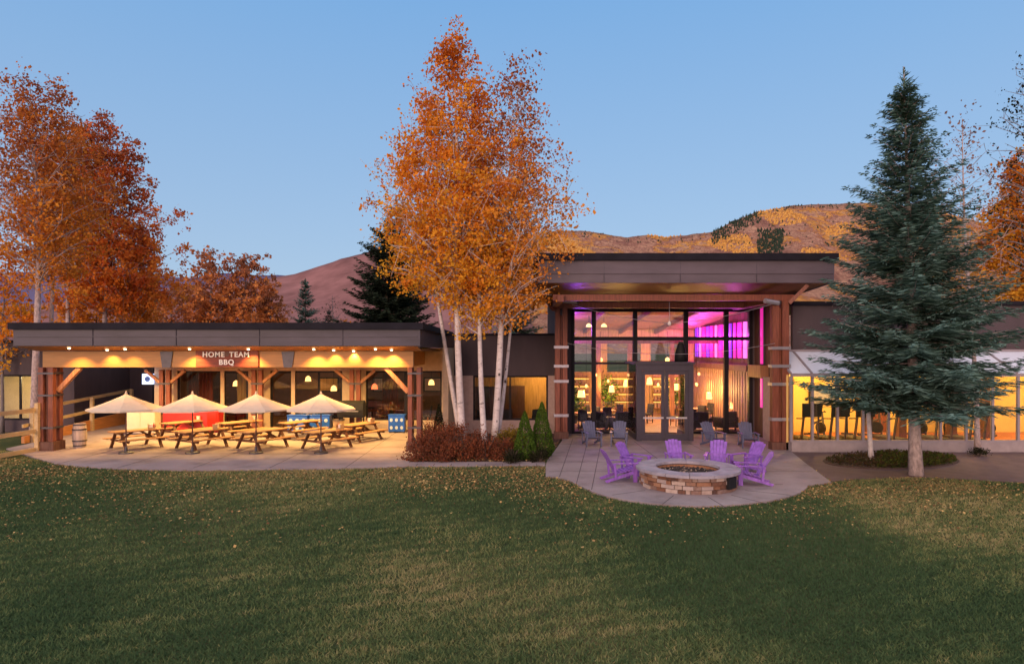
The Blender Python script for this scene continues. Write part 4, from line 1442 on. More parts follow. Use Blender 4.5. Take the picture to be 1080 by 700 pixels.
for k in range(620):
    a, r = rr.uniform(0, 6.283), (RI - .08) * math.sqrt(rr.random())
    s = rr.uniform(.022, .05)
    x, y, z = r * math.cos(a), r * math.sin(a), .35 + rr.uniform(0, .03)
    tgt = pale if rr.random() < .16 else grv
    vs = [(x + s * rr.uniform(.7, 1.1) * dx, y + s * rr.uniform(.7, 1.1) * dy, z + s * rr.uniform(.6, 1) * dz) for dx, dy, dz in ((1, 0, 0), (0, 1, 0), (-1, 0, 0), (0, -1, 0), (0, 0, 1), (0, 0, -1))]
    tgt.add(vs, [(0, 1, 4), (1, 2, 4), (2, 3, 4), (3, 0, 4), (1, 0, 5), (2, 1, 5), (3, 2, 5), (0, 3, 5)])
gv = grv.build('gravel', M['lava'], pit)
gv['kind'] = 'stuff'
pg = pale.build('pale_pebbles', M['pale_gravel'], gv)
pg['kind'] = 'stuff'
va = math.atan2(GY(517) - pcy - .9, PX(762, GY(515)) - pcx)
va = R(-48)
vent = MB().box(-.2, .2, -.03, .05, .1, .4).build('vent_door', M['black'], pit)
vent.location = ((RO - .02) * math.cos(va), (RO - .02) * math.sin(va), 0)
vent.rotation_euler.z = va + R(90)


# ------------------------------------------------------------------ adirondack chairs (chair faces -Y in its own space)
def make_adirondack(name, cat, m, group):
    t = thing(name, '', cat, (0, 0, 0), 0, group)
    back = MB()
    for k in range(5):
        x = (k - 2) * .102
        w0, w1 = .044, .051
        h = (.90, .94, .95, .94, .90)[k]
        b0, b1 = Vector((x * .86, .16, .28)), Vector((x * 1.08, .16 + .42 * (h - .28) / .68, h))
        nrm = Vector((0, -.85, .52)) * .011
        back.hexa([b0 + Vector((-w0, 0, 0)) - nrm, b0 + Vector((w0, 0, 0)) - nrm, b0 + Vector((w0, 0, 0)) + nrm, b0 + Vector((-w0, 0, 0)) + nrm],
                  [b1 + Vector((-w1, 0, 0)) - nrm, b1 + Vector((w1, 0, 0)) - nrm, b1 + Vector((w1, 0, 0)) + nrm, b1 + Vector((-w1, 0, 0)) + nrm])
    back.build('backrest', m, t, bevel=.008)
    seat = MB()
    for k in range(6):
        f = k / 5
        y, z = -.40 + f * .54, .375 - f * .115
        seat.hexa([(-.27, y - .043, z - .012 + .009), (.27, y - .043, z - .012 + .009), (.27, y + .043, z - .012 - .009), (-.27, y + .043, z - .012 - .009)],
                  [(-.27, y - .043, z + .012 + .009), (.27, y - .043, z + .012 + .009), (.27, y + .043, z + .012 - .009), (-.27, y + .043, z + .012 - .009)])
    seat.build('seat', m, t, bevel=.004)
    for s in (-1, 1):
        MB().hexa([(s * .30 - .065, -.46, .545), (s * .30 + .065, -.46, .545), (s * .32 + .04, .30, .545), (s * .32 - .04, .30, .545)],
                  [(s * .30 - .065, -.46, .57), (s * .30 + .065, -.46, .57), (s * .32 + .04, .30, .57), (s * .32 - .04, .30, .57)]).build('armrest', m, t, bevel=.006)
        MB().box(s * .30 - .018, s * .30 + .018, -.42, -.30, 0, .544).build('front_leg', m, t)
        MB().hexa([(s * .265 - .016, -.40, .25), (s * .265 + .016, -.40, .25), (s * .265 + .016, .50, 0.0), (s * .265 - .016, .50, 0.0)],
                  [(s * .265 - .016, -.42, .36), (s * .265 + .016, -.42, .36), (s * .265 + .016, .56, .06), (s * .265 - .016, .56, .06)]).build('rear_leg', m, t)
        MB().bar((s * .32, .235, .12), (s * .32, .275, .544), .03, .06, (0, 1, 0)).build('arm_post', m, t)
    MB().box(-.36, .36, .285, .315, .50, .544).build('back_rail', m, t)
    return t


ad = make_adirondack('adirondack_chair', 'chair', M['purple'], 'purple chairs round the fire pit')
# (px, ground py, heading of the front in degrees clockwise from facing the camera ... as rotation about z)
chs = [(654, 508.5, 100, 'purple slatted chair at the left of the fire pit, seen from its side'), (669, 501, 48, 'purple slatted chair behind and left of the fire pit'),
       (715, 498.5, 3, 'purple slatted chair behind the fire pit directly facing the viewer'), (756, 499, -24, 'purple slatted chair behind and right of the fire pit'),
       (788, 500, -62, 'upright-backed purple chair at the right of the fire pit, the farther one'), (793, 512, -100, 'purple slatted chair nearest the viewer at the right of the fire pit')]
for i, (px, py, a, lb) in enumerate(chs):
    o = ad if i == 0 else copy_tree(ad)
    x, y = G(px, py)
    o.location = (x, y, .056)
    o.rotation_euler.z = R(a)
    o['label'] = lb
gc = make_adirondack('lounge_chair', 'chair', M['grey_blue'], 'slate-blue chairs by the entrance doors')
for i, (px, py, a, lb) in enumerate(((624, 471, 8, 'slate-blue chair farthest left, before the tall glazing'), (653, 471, -12, 'slate-blue chair just left of the double doors'),
                                     (752, 472, 14, 'slate-blue chair just right of the double doors'), (789, 472.5, -6, 'slate-blue chair farthest right, by the pinkish pier'))):
    o = gc if i == 0 else copy_tree(gc)
    x, y = G(px, py)
    o.location = (x, y, .056)
    o.rotation_euler.z = R(a)
    o['label'] = lb

# tapered dark vase on the vestibule roof
t = thing('vase', 'dark tapered vase on top of the door vestibule', 'vase', (PX(718, 28.2), 28.2, VZ + .1))
MB().lathe([(.001, 0), (.27, 0), (.25, .35), (.14, .75), (.10, .82), (.08, .82), (.08, .7), (.001, .7)], 16).build('body', M['black'], t, smooth=True)
MB().lathe([(.10, .80), (.13, .84), (.10, .88), (.08, .86)], 16, ring=True).build('lip', M['dark_steel'], t)


# ------------------------------------------------------------------ hall furniture
def floor_lamp(x, y, z, label, energy, shade='lamp_warm', r=.17):
    t = thing('floor_lamp', label, 'lamp', (x, y, .07), 0, 'warm lamps in the hall')
    MB().lathe([(.18, 0), (.18, .03), (.02, .05), (.014, .06)], 14).tube([(0, 0, .05), (0, 0, z - .05)], .014, 6).build('stand', M['dark_steel'], t)
    MB().lathe([(r, z - .18), (r * .75, z + .16), (r * .7, z + .16), (r * .95, z - .18)], 18).build('shade', M[shade], t)
    if energy:
        lamp('lamp_light', t, 'POINT', energy * 2.0, (1, .54, .13), (0, 0, z + .26), size=.12)
    return t


for k, (px, py, Y, e, wh) in enumerate(((613, 415, 33.0, 0, 'behind the first pane at left'), (645, 410, 34.5, 90, 'behind the second pane, left of the inner post'), (661, 404, 36.5, 70, 'behind the second pane, near its right edge'),
                                  (685, 402, 35.5, 0, 'seen through the left door leaf'), (713, 408, 36.5, 80, 'seen through the right door leaf'),
                                  (748, 417, 34.0, 90, 'behind the pane right of the doors'), (774, 427, 32.8, 0, 'low behind the right-hand pane'), (783, 414, 34.3, 90, 'tall behind the right-hand pane'))):
    floor_lamp(PX(px, Y), Y, PZ(py, Y) - .07, 'warm drum-shade lamp ' + wh, e, r=.16 if k % 2 else .2)


def hall_table(x, y, label):
    t = thing('dining_table', label, 'table', (x, y, .07), 0, 'round tables in the hall')
    MB().lathe([(.001, .72), (.5, .72), (.5, .76), (.001, .76)], 22).build('tabletop', M['timber_pale'], t)
    MB().lathe([(.28, 0), (.28, .03), (.05, .06), (.05, .72)], 14).build('pedestal', M['black'], t)


def hall_chair(x, y, rz, label, m='charcoal', grp='dark chairs in the hall'):
    t = thing('dining_chair', label, 'chair', (x, y, .07), rz, grp)
    MB().box(-.24, .24, -.24, .24, .42, .5).build('seat', M[m], t, bevel=.02)
    MB().hexa([(-.23, .2, .5), (.23, .2, .5), (.23, .25, .5), (-.23, .25, .5)], [(-.22, .27, 1.0), (.22, .27, 1.0), (.22, .32, 1.0), (-.22, .32, 1.0)]).build('backrest', M[m], t, bevel=.015)
    for sx in (-.2, .2):
        for sy in (-.2, .2):
            MB().box(sx - .02, sx + .02, sy - .02, sy + .02, 0, .42).build('leg', M['black'], t)


wh = ['nearest the left end of the glazing', 'behind the second pane', 'behind the doors at left', 'right of the doors', 'behind the right-hand panes']
for k, (x, y) in enumerate(((3.5, 32.2), (4.9, 33.6), (6.6, 34.0), (8.9, 32.6), (10.0, 34.6))):
    hall_table(x, y, 'round wooden hall table ' + wh[k])
    for j, a in enumerate((35, 150, 265)):
        hall_chair(x + .75 * math.cos(R(a)), y + .75 * math.sin(R(a)), R(a - 90), 'dark chair %s of the table %s' % (('right rear', 'left rear', 'front')[j], wh[k]))


def armchair(x, y, rz, label):
    t = thing('armchair', label, 'armchair', (x, y, .07), rz, 'dark armchairs inside the glazing')
    MB().box(-.36, .36, -.36, .30, .12, .44).build('seat', M['charcoal'], t, bevel=.04)
    MB().hexa([(-.36, .24, .44), (.36, .24, .44), (.36, .40, .44), (-.36, .40, .44)], [(-.34, .34, .92), (.34, .34, .92), (.34, .46, .92), (-.34, .46, .92)]).build('backrest', M['charcoal'], t, bevel=.04)
    for s in (-1, 1):
        MB().box(s * .42 - .06, s * .42 + .06, -.36, .40, .12, .64).build('armrest', M['charcoal'], t, bevel=.03)
    for sx in (-.34, .34):
        for sy in (-.3, .3):
            MB().box(sx - .03, sx + .03, sy - .03, sy + .03, 0, .12).build('leg', M['black'], t)


armchair(4.2, 31.3, R(170), 'dark armchair inside the glazing, left of the doors, backing the first lamp')
armchair(5.2, 31.35, R(195), 'dark armchair inside the glazing beside the vestibule')
armchair(9.2, 31.3, R(160), 'dark armchair inside the glazing right of the doors')
armchair(10.4, 31.4, R(200), 'dark armchair inside the glazing at its right end')
for k, (px, py) in enumerate(((621, 343), (637, 343))):
    Y = 33.5
    t = thing('globe_pendant', '%s of the two small pendants in the top left pane' % ('left', 'right')[k], 'lamp', (PX(px, Y), Y, PZ(py, Y)), 0, 'small pendants in the hall')
    MB().lathe([(.16, -.08), (.12, .03), (.03, .1), (.001, .1)], 14).build('shade', M['lamp_warm'], t)
    MB().tube([(0, 0, .1), (0, 0, .62)], .012, 5).build('cord', M['black'], t)
for k, (x, y, z) in enumerate(((5.0, 36.5, 4.6), (8.8, 36.5, 4.6))):
    t = thing('globe_pendant', '%s glass pendant deep in the hall above the tables' % ('left-hand', 'right-hand')[k], 'lamp', (x, y, z - 1.2), 0, 'small pendants in the hall')
    MB().lathe([(.001, -.14), (.13, -.05), (.13, .05), (.03, .14)], 14).build('shade', M['lamp_warm'], t)
    MB().tube([(0, 0, .14), (0, 0, 1.6)], .012, 5).build('cord', M['black'], t)
    lamp('pendant_light', t, 'SPOT', 380, (1, .55, .15), (0, 0, -.2), size=.15, spot=R(160))

# shelves with added light strips, plants and pictures deep in the hall
def plant(x, y, h, label):
    t = thing('potted_plant', label, 'plant', (x, y, .07), 0, 'potted plants in the hall')
    MB().lathe([(.16, 0), (.22, .4), (.24, .42), (.2, .42), (.001, .38)], 16).build('pot', M['charcoal'], t)
    r_ = np.random.default_rng(int(x * 100))
    c_ = r_.normal(0, 1, (420, 3)) * np.array([.26, .26, h * .22]) + np.array([0, 0, .42 + h * .45])
    fast_mesh('foliage', leaf_quads(r_, c_, .16), 4, r_.uniform(0, 1, 420), M['leaf_box'], t)
    MB().tube([(0, 0, .38), (.02, 0, .42 + h * .5)], .02, 5).build('stem', M['brown_bark'], t)


plant(3.3, 34.2, 1.6, 'leafy plant in a dark pot behind the leftmost pane')
plant(5.6, 37.6, 2.0, 'tall leafy plant deep in the hall left of the doors')
plant(9.4, 37.8, 1.8, 'leafy plant deep in the hall right of the doors')
M['shelf_glow'] = emis('added_shelf_glow', (1.0, 0.56, 0.14), 1.6)  # glowing strips added to turn the back of the hall golden
for k, (x, y, wd_) in enumerate(((4.0, 39.6, 1.6), (6.9, 39.6, 1.9), (9.6, 39.6, 1.8))):
    t = thing('back_shelf', '%s timber shelf unit with added light strips against the hall back wall' % ('left', 'middle', 'right')[k], 'shelf', (x, y, .07), 0, 'shelf units with added light strips')
    MB().box(-wd_ / 2, wd_ / 2, .3, .36, 0, 2.4).build('back_panel', M['hall_wall'], t)
    for q in range(5):
        MB().box(-wd_ / 2, wd_ / 2, -.1, .3, .3 + q * .48, .34 + q * .48).build('shelf', M['timber_pale'], t)
        MB().box(-wd_ / 2 + .05, wd_ / 2 - .05, .27, .295, .65 + q * .48, .68 + q * .48).build('added_light_strip', M['shelf_glow'], t) if q < 4 else None
    rg = random.Random(k)
    g_ = MB()
    for q in range(4):
        for e in range(9):
            xx_ = -wd_ / 2 + .12 + e * (wd_ - .24) / 8
            g_.box(xx_ - .06, xx_ + .05, -.05, .15, .345 + q * .48, .345 + q * .48 + rg.uniform(.1, .3))
    g = g_.build('stored_goods', M['kraft'], t)
    g['kind'] = 'stuff'
for k, (x, z) in enumerate(((3.8, 2.4), (4.5, 2.9), (5.4, 2.5), (6.2, 3.0), (7.4, 2.7), (8.2, 2.3), (9.1, 2.8), (9.9, 2.4), (10.5, 2.9))):  # bulbs added to fill the hall with golden light
    t = thing('added_bulb', 'added warm bulb hung in the hall, %s from the left' % ordn[k], 'lamp', (x, 33.0 + (k % 3) * 1.6, z - .3), 0, 'added bulbs hung in the hall')
    MB().lathe([(.001, -.09), (.07, -.03), (.06, .05), (.025, .1), (.001, .1)], 12).build('bulb', M['lamp_warm'], t)
    MB().tube([(0, 0, .1), (0, 0, 5.55 - z)], .008, 4).build('cord', M['black'], t)
    if k % 2 == 0:
        lamp('bulb_fill', t, 'SPOT', 240, (1, .52, .12), (0, -.02, -.12), size=.1, spot=R(160))

for k, x in enumerate((-1.4, -.2, 1.1)):
    hall_chair(x, 31.6, R(160 + 20 * k), 'dark chair inside the link window, %s from the left' % ordn[k], grp='dark chairs in the link')

# restaurant room lamps and furniture
for k, (px, Y, z, mm, e) in enumerate(((197, 34.5, 2.15, 'lamp_red', 0), (218, 33.8, 2.3, 'lamp_red', 0), (249, 33.8, 2.2, 'lamp_warm', 45), (325, 36, 2.35, 'lamp_warm', 18), (352, 34.6, 1.9, 'lamp_warm', 0), (395, 34.5, 2.0, 'lamp_red', 0), (455, 35, 2.2, 'lamp_warm', 30), (100, 37, 2.2, 'lamp_red', 22))):
    t = thing('hanging_lamp', '%s hanging lamp in the restaurant, %s from the left' % ('red' if mm == 'lamp_red' else 'warm', ('second', 'third', 'fourth', 'fifth', 'sixth', 'seventh', 'eighth', 'first')[k]), 'lamp', (PX(px, Y), Y, z), 0, 'hanging lamps in the restaurant')
    MB().lathe([(.17, -.14), (.13, .08), (.03, .16), (.001, .16)], 14).build('shade', M[mm], t)
    MB().tube([(0, 0, .16), (0, 0, 3.0 - z)], .012, 5).build('cord', M['black'], t)
    if e:
        lamp('hanging_light', t, 'POINT', e, (1, .5, .14), (0, 0, -.3), size=.12)
for k, (x, y) in enumerate(((-14.2, 33.2), (-9.8, 33.4), (-7.3, 33.6), (-5.2, 33.3))):
    t = thing('dining_table', 'square dining table in the restaurant, %s from the left' % ordn[k], 'table', (x, y, .06), 0, 'restaurant tables')
    MB().box(-.45, .45, -.4, .4, .72, .76).build('tabletop', M['timber'], t)
    MB().lathe([(.26, 0), (.26, .03), (.045, .06), (.045, .72)], 12).build('pedestal', M['black'], t)
    for j, dx in enumerate((-.75, .75)):
        hall_chair(x + dx, y, R(90) if dx < 0 else R(-90), 'dark chair %s of the restaurant table %s from left' % (('left', 'right')[j], ordn[k]), grp='dark chairs in the restaurant')


# bar counter and back shelves in the restaurant
t = thing('bar_counter', 'dark timber bar counter in the restaurant behind the right-hand windows', 'bar', (-8.2, 36.2, .06))
MB().box(-3.2, 3.2, -.3, .3, 0, 1.05).build('front', M['timber'], t)
MB().box(-3.3, 3.3, -.38, .38, 1.051, 1.1).build('counter_top', M['timber_dark'], t)
for k in range(6):
    u = thing('bar_stool', 'bar stool along the restaurant counter, %s from the left' % ordn[k], 'stool', (-10.9 + k * 1.05, 35.5, .06), 0, 'bar stools in the restaurant')
    MB().lathe([(.18, .68), (.2, .71), (.18, .75), (.001, .75)], 12).build('seat', M['charcoal'], u)
    MB().lathe([(.2, 0), (.2, .03), (.03, .05), (.03, .68)], 12).build('post', M['steel'], u)
for k, x in enumerate((-15.0, -10.8, -7.6, -4.6)):
    t = thing('wall_picture', 'framed picture on the restaurant back wall, %s from the left' % ordn[k], 'picture', (x, 37.98, 1.5), 0, 'pictures in the restaurant')
    MB().box(-.6, .6, -.05, 0, 0, .85).build('frame', M['black'], t)
    MB().box(-.53, .53, -.06, -.051, .07, .78).build('canvas', M[('stucco', 'curtain_gold', 'barrel', 'stucco_pink')[k]], t)

# gym wall fittings
for k, (px, w_, h_, mm, z) in enumerate(((868, 1.3, .9, 'frame', 1.3), (925, 1.1, 2.1, 'timber_dark', .0), (1030, 1.6, 1.1, 'frame', 1.2))):
    t = thing(('wall_mirror', 'wall_door', 'wall_mirror')[k], ('dark framed mirror on the yellow wall near the hall', 'brown door in the yellow back wall', 'dark framed mirror on the yellow wall near the right edge')[k], ('mirror', 'door', 'mirror')[k], (PX(px, 30.4), 30.49, .07 + z))
    MB().box(-w_ / 2, w_ / 2, -.05, 0, 0, h_).build('frame', M[mm], t)
    MB().box(-w_ / 2 + .07, w_ / 2 - .07, -.06, -.051, .07, h_ - .07).build('panel', M['chrome'] if mm == 'frame' else M['timber'], t)
for k, px in enumerate((861, 893, 918, 968, 1000, 1036)):
    t = thing('exercise_bike', 'dark exercise bike at the back of the yellow room, %s from the hall' % ordn[k], 'exercise bike', (PX(px, 29.2), 29.2, .07), R((20, -30, 70, 10, -50, 40)[k]), 'exercise bikes in the yellow room')
    MB().box(-.25, .25, -.5, -.42, 0, .07).box(-.25, .25, .42, .5, 0, .07).box(-.04, .04, -.42, .42, .02, .09).build('base', M['charcoal'], t)
    MB().tube([(0, -.45, .09), (0, -.32, 1.1)], .045, 8).tube([(0, .3, .09), (0, .22, .85)], .045, 8).tube([(0, -.3, .75), (0, .24, .5)], .05, 8).build('frame', M['dark_steel'], t)
    MB().tube([(-.05, -.25, .38), (.05, -.25, .38)], .26, 18).build('flywheel', M['black'], t)
    MB().hexa([(-.06, .05, .85), (.06, .05, .85), (.13, .36, .85), (-.13, .36, .85)], [(-.05, .05, .92), (.05, .05, .92), (.12, .36, .93), (-.12, .36, .93)]).build('saddle', M['black'], t)
    MB().tube([(-.24, -.2, 1.12), (-.2, -.34, 1.1), (.2, -.34, 1.1), (.24, -.2, 1.12)], .022, 7).build('handlebar', M['black'], t)

# gym machines
def machine(x, y, rz, label, kind):
    t = thing('exercise_machine', label, 'exercise machine', (x, y, .07), rz, 'exercise machines in the yellow room')
    MB().box(-.36, .36, -.8, .7, .05, .18).box(-.3, .3, -.75, .2, .181, .2).build('deck', M['charcoal'], t)
    for s in (-1, 1):
        MB().bar((s * .34, -.68, .15), (s * .30, -.85, 1.25), .06, .08).build('upright', M['dark_steel'], t)
        MB().tube([(s * .32, -.84, 1.05), (s * .36, -.3, 1.0)], .025, 8).build('handrail', M['black'], t)
    MB().hexa([(-.38, -.92, 1.15), (.38, -.92, 1.15), (.38, -.84, 1.1), (-.38, -.84, 1.1)], [(-.42, -1.0, 1.68), (.42, -1.0, 1.68), (.42, -.93, 1.68), (-.42, -.93, 1.68)]).build('console', M['black'], t)


for k, px in enumerate((847, 874, 902, 940, 985, 1018)):
    machine(PX(px, 27.3), 27.4, R(0 if k % 2 == 0 else 6), 'black exercise machine in the yellow room, %s from the hall' % ordn[k], k)


# ------------------------------------------------------------------ trees and shrubs
def broadleaf(name, label, cat, x, y, H, crown0, rad, trunk_r, m_leaf, m_bark, seed, lean=(0, 0), nb=60, leaves=9000, size=.13, group=None, tint_low=0.0, tint_high=1.0, curve=0.0, asc=0.8, sig=.19, base_z=0.0):
    rng = np.random.default_rng(seed)
    t = thing(name, label, cat, (x, y, base_z), 0, group)
    trunk = MB()
    K = 12
    ph = rng.uniform(0, 6.28, 2)

    def axis(f):
        wob = 0.012 * H * f
        return np.array([lean[0] * f + curve * math.sin(math.pi * f) + wob * math.sin(5 * f + ph[0]), lean[1] * f + wob * math.sin(4 * f + ph[1]), H * f])

    trunk.tube([axis(i / K) for i in range(K + 1)], [max(.012, trunk_r * (1.25 if i == 0 else 1.0) * (1 - (i / K) ** 1.15 * .93)) for i in range(K + 1)], 9)
    cl = []
    ga = rng.uniform(0, 6.28)
    for b in range(nb):
        f = (b + rng.uniform(0, 1)) / nb
        z = crown0 + f * (H - crown0) * .97
        L = rad(f) * rng.uniform(.65, 1.12)
        ga += 2.399 + rng.normal(0, .35)
        p0 = axis(max(.05, (z - L * asc * .55) / H))
        d = np.array([math.cos(ga), math.sin(ga), asc * rng.uniform(.6, 1.3)])
        p1 = p0 + np.array([d[0] * L * .55, d[1] * L * .55, d[2] * L * .45])
        p2 = p0 + np.array([d[0] * L, d[1] * L, d[2] * L * .75 + rng.normal(0, .12)])
        r0 = max(.012, trunk_r * .30 * (1 - f * .7))
        trunk.tube([p0, p1, p2], [r0, r0 * .6, .006], 5, False)
        nc = max(3, int(L * 4.2))
        for c in range(nc):
            s = rng.uniform(.25, 1.05)
            q = (p0 + (p1 - p0) * s * 2) if s < .5 else (p1 + (p2 - p1) * (s - .5) * 2)
            off = rng.normal(0, .16 * L + .08, 3)
            e = q + off
            if c % 2 == 0:
                trunk.tube([q, e], [.011, .005], 3, False)
            cl.append((e[0], e[1], e[2], f))
    for c in range(8):
        e = axis(1.0) + rng.normal(0, .25, 3)
        cl.append((*e, 1))
    cl = np.array(cl)
    wgt = rng.uniform(.15, 1.0, len(cl)) ** 2.2
    idx = rng.choice(len(cl), leaves, p=wgt / wgt.sum())
    cen = cl[idx, :3] + rng.normal(0, sig, (leaves, 3)) * np.array([1, 1, .8])
    ct = rng.normal(0, .24, len(cl))
    ti = tint_low + (tint_high - tint_low) * cl[idx, 3] + ct[idx] + rng.normal(0, .13, leaves)
    trunk.build('trunk', m_bark, t, smooth=True)
    fast_mesh('crown', leaf_quads(rng, cen, size * rng.choice([.7, 1.0, 1.25], leaves)), 4, np.clip(ti, 0, 1), m_leaf, t)
    return t


def egg(rmax, lo=.55, peak=.3, top=.12):
    def f(u):
        return rmax * (lo + (1 - lo) * (u / peak) if u < peak else max(top, 1 - ((u - peak) / (1 - peak)) ** 1.5 * (1 - top)))
    return f


# central aspens
AY = 25.2
broadleaf('aspen_tree', 'tall golden-orange aspen, leftmost white trunk of the central clump', 'tree', PX(488.5, AY), AY, 16.3, 6.0, egg(2.75, .55, .28, .10), .155, M['leaf_gold'], M['aspen_bark'], 21, (-.35, .1), 120, 25000, .125, 'white-trunked aspens in the central clump', .0, .85, curve=-.15)
broadleaf('aspen_tree', 'slim aspen leaning left, its white trunk crossing behind the leftmost one', 'tree', PX(487, AY + .8), AY + .8, 13.6, 6.6, egg(2.8, .6, .35, .12), .105, M['leaf_gold'], M['aspen_bark'], 22, (-1.5, .3), 66, 9500, .125, 'white-trunked aspens in the central clump', .05, .7, curve=-.25)
broadleaf('aspen_tree', 'short middle aspen with yellow lower leaves, between the two taller trunks', 'tree', PX(511.5, AY - .2), AY - .2, 10.5, 5.0, egg(1.9, .6, .35, .15), .125, M['leaf_gold'], M['aspen_bark'], 23, (-.5, 0), 50, 9000, .125, 'white-trunked aspens in the central clump', -.1, .4)
broadleaf('aspen_tree', 'rust-topped aspen, right-hand trunk of the central clump leaning right', 'tree', PX(521, AY + .1), AY + .1, 14.9, 5.6, egg(2.9, .72, .30, .14), .15, M['leaf_rust'], M['aspen_bark'], 24, (.95, .2), 105, 12500, .12, 'white-trunked aspens in the central clump', -.35, 1.0, sig=.24)
broadleaf('aspen_tree', 'thin aspen stem just right of the rust-topped one, sharing its foot', 'tree', PX(524, AY + .5), AY + .5, 11.5, 5.6, egg(2.2, .7, .35, .2), .085, M['leaf_rust'], M['aspen_bark'], 25, (1.3, .6), 52, 5200, .12, 'white-trunked aspens in the central clump', -.4, .8)

# left trees, rising behind the restaurant roof
broadleaf('autumn_tree', 'tall amber tree at the far left, its trunk passing the lit cream window', 'tree', PX(36, 29.2), 29.2, 16.0, 7.2, egg(2.7, .6, .45, .5), .17, M['leaf_amber'], M['pale_bark'], 31, (-.1, .3), 105, 17000, .13, 'autumn trees behind the restaurant roof', .1, .9)
broadleaf('autumn_tree', 'amber tree just right of the far-left trunk, seen above the roof corner', 'tree', PX(47, 32), 32.0, 15.3, 7.8, egg(2.4, .6, .45, .5), .13, M['leaf_amber'], M['pale_bark'], 32, (.8, .3), 72, 10500, .13, 'autumn trees behind the restaurant roof', .2, .9)
broadleaf('autumn_tree', 'pale-stemmed red-brown tree above the left third of the roof, its left stem', 'tree', PX(72, 38), 38, 17.0, 8.6, egg(2.6, .7, .4, .45), .16, M['leaf_red'], M['pale_bark'], 33, (.3, 0), 70, 14500, .165, 'autumn trees behind the restaurant roof', -.2, .6)
broadleaf('autumn_tree', 'dense red-brown tree with the widest crown left of the open sky', 'tree', PX(106, 38.5), 38.5, 17.4, 7.0, egg(3.2, .8, .3, .4), .17, M['leaf_red'], M['pale_bark'], 34, (.5, 0), 105, 26000, .165, 'autumn trees behind the restaurant roof', .1, .9)
broadleaf('autumn_tree', 'low red tree spreading at the right foot of the red-brown crowns', 'tree', PX(140, 40), 40, 11.2, 6.2, egg(2.7, .85, .4, .4), .12, M['leaf_red'], M['pale_bark'], 36, (.2, 0), 55, 13000, .165, 'autumn trees behind the restaurant roof', 0, .6)
broadleaf('autumn_tree', 'low yellow-orange tree at the left frame edge under the amber crown', 'tree', PX(2, 30.5), 30.5, 8.2, 3.8, egg(1.9, .8, .4, .3), .09, M['leaf_gold'], M['grey_bark'], 35, (.2, 0), 36, 3600, .15, 'autumn trees behind the restaurant roof', .2, .6)
broadleaf('autumn_tree', 'low golden tree over the roof below the red-brown crowns', 'tree', PX(98, 42), 42, 8.6, 4.8, egg(2.6, .85, .4, .3), .11, M['leaf_amber'], M['grey_bark'], 37, (.2, 0), 40, 4500, .2, 'autumn trees behind the restaurant roof', -.2, .5)
for k, (px, Y, H, r, lv, lb) in enumerate(((180, 58, 10.2, 2.9, 3200, 'thin orange-brown tree left in the far row over the roof'), (222, 60, 12.9, 3.1, 6500, 'tallest orange-brown tree of the far row over the roof'),
                                           (258, 61, 12.6, 3.1, 6500, 'broad orange-brown tree right in the far row over the roof'), (286, 62, 9.6, 1.9, 2600, 'small orange-brown tree at the right end of the far row'), (156, 62, 8.6, 2.4, 1500, 'sparse mauve-brown tree at the left end of the far row'))):
    broadleaf('autumn_tree', lb, 'tree', PX(px, Y), Y, H, 3.2, egg(r * 1.05, .8, .45, .5), .16, M['leaf_brown'], M['grey_bark'], 41 + k, (0, 0), 60, int(lv * 1.3), .28, 'far row of orange-brown trees', 0, .9)
broadleaf('bare_tree', 'leafless grey tree between the small spruce and the dark conifer', 'tree', PX(352, 55), 55, 8.6, 2.5, egg(1.5, .7, .4, .2), .12, M['leaf_pink'], M['grey_bark'], 51, (0, 0), 60, 350, .16, None, 0, 1)
broadleaf('bare_tree', 'leafless pale tree standing left of the far orange row', 'tree', PX(148, 50), 50, 7.6, 2.5, egg(1.3, .7, .4, .2), .12, M['leaf_pink'], M['aspen_bark'], 52, (0, 0), 50, 250, .16, None, 0, 1)
broadleaf('autumn_tree', 'small golden tree left of the dark conifer above the roof', 'tree', PX(368, 58), 58, 6.4, 2.5, egg(1.3, .8, .4, .3), .1, M['leaf_gold'], M['grey_bark'], 53, (0, 0), 26, 1100, .22, None, 0, .5)

# right side trees
broadleaf('birch_tree', 'nearly bare pinkish birch right of the big spruce', 'tree', PX(1031, 23.9), 23.9, 12.6, 5.0, egg(1.7, .5, .4, .15), .095, M['leaf_pink'], M['pale_bark'], 61, (-.5, .2), 60, 900, .11, None, 0, 1, curve=.1)
broadleaf('birch_tree', 'slender leaning white birch left of the spruce trunk', 'tree', PX(919, 22.8), 22.8, 7.0, 4.0, egg(1.1, .5, .4, .2), .085, M['leaf_pink'], M['aspen_bark'], 62, (-.35, .1), 30, 300, .1, None, 0, 1)
broadleaf('larch_tree', 'amber-gold larch at the right frame edge', 'tree', PX(1074, 36), 36, 14.6, 4.2, lambda u: 4.3 * (1 - u) ** .85 + .15, .2, M['leaf_gold'], M['brown_bark'], 63, (-.3, 0), 150, 36000, .16, None, -.15, .6, asc=.12)
broadleaf('bare_tree', 'tall grey sparse tree at the top right corner', 'tree', PX(1098, 32), 32, 18.6, 8.0, egg(2.3, .7, .4, .25), .2, M['leaf_dark'], M['grey_bark'], 64, (-.2, 0), 90, 2600, .13, None, 0, 1)


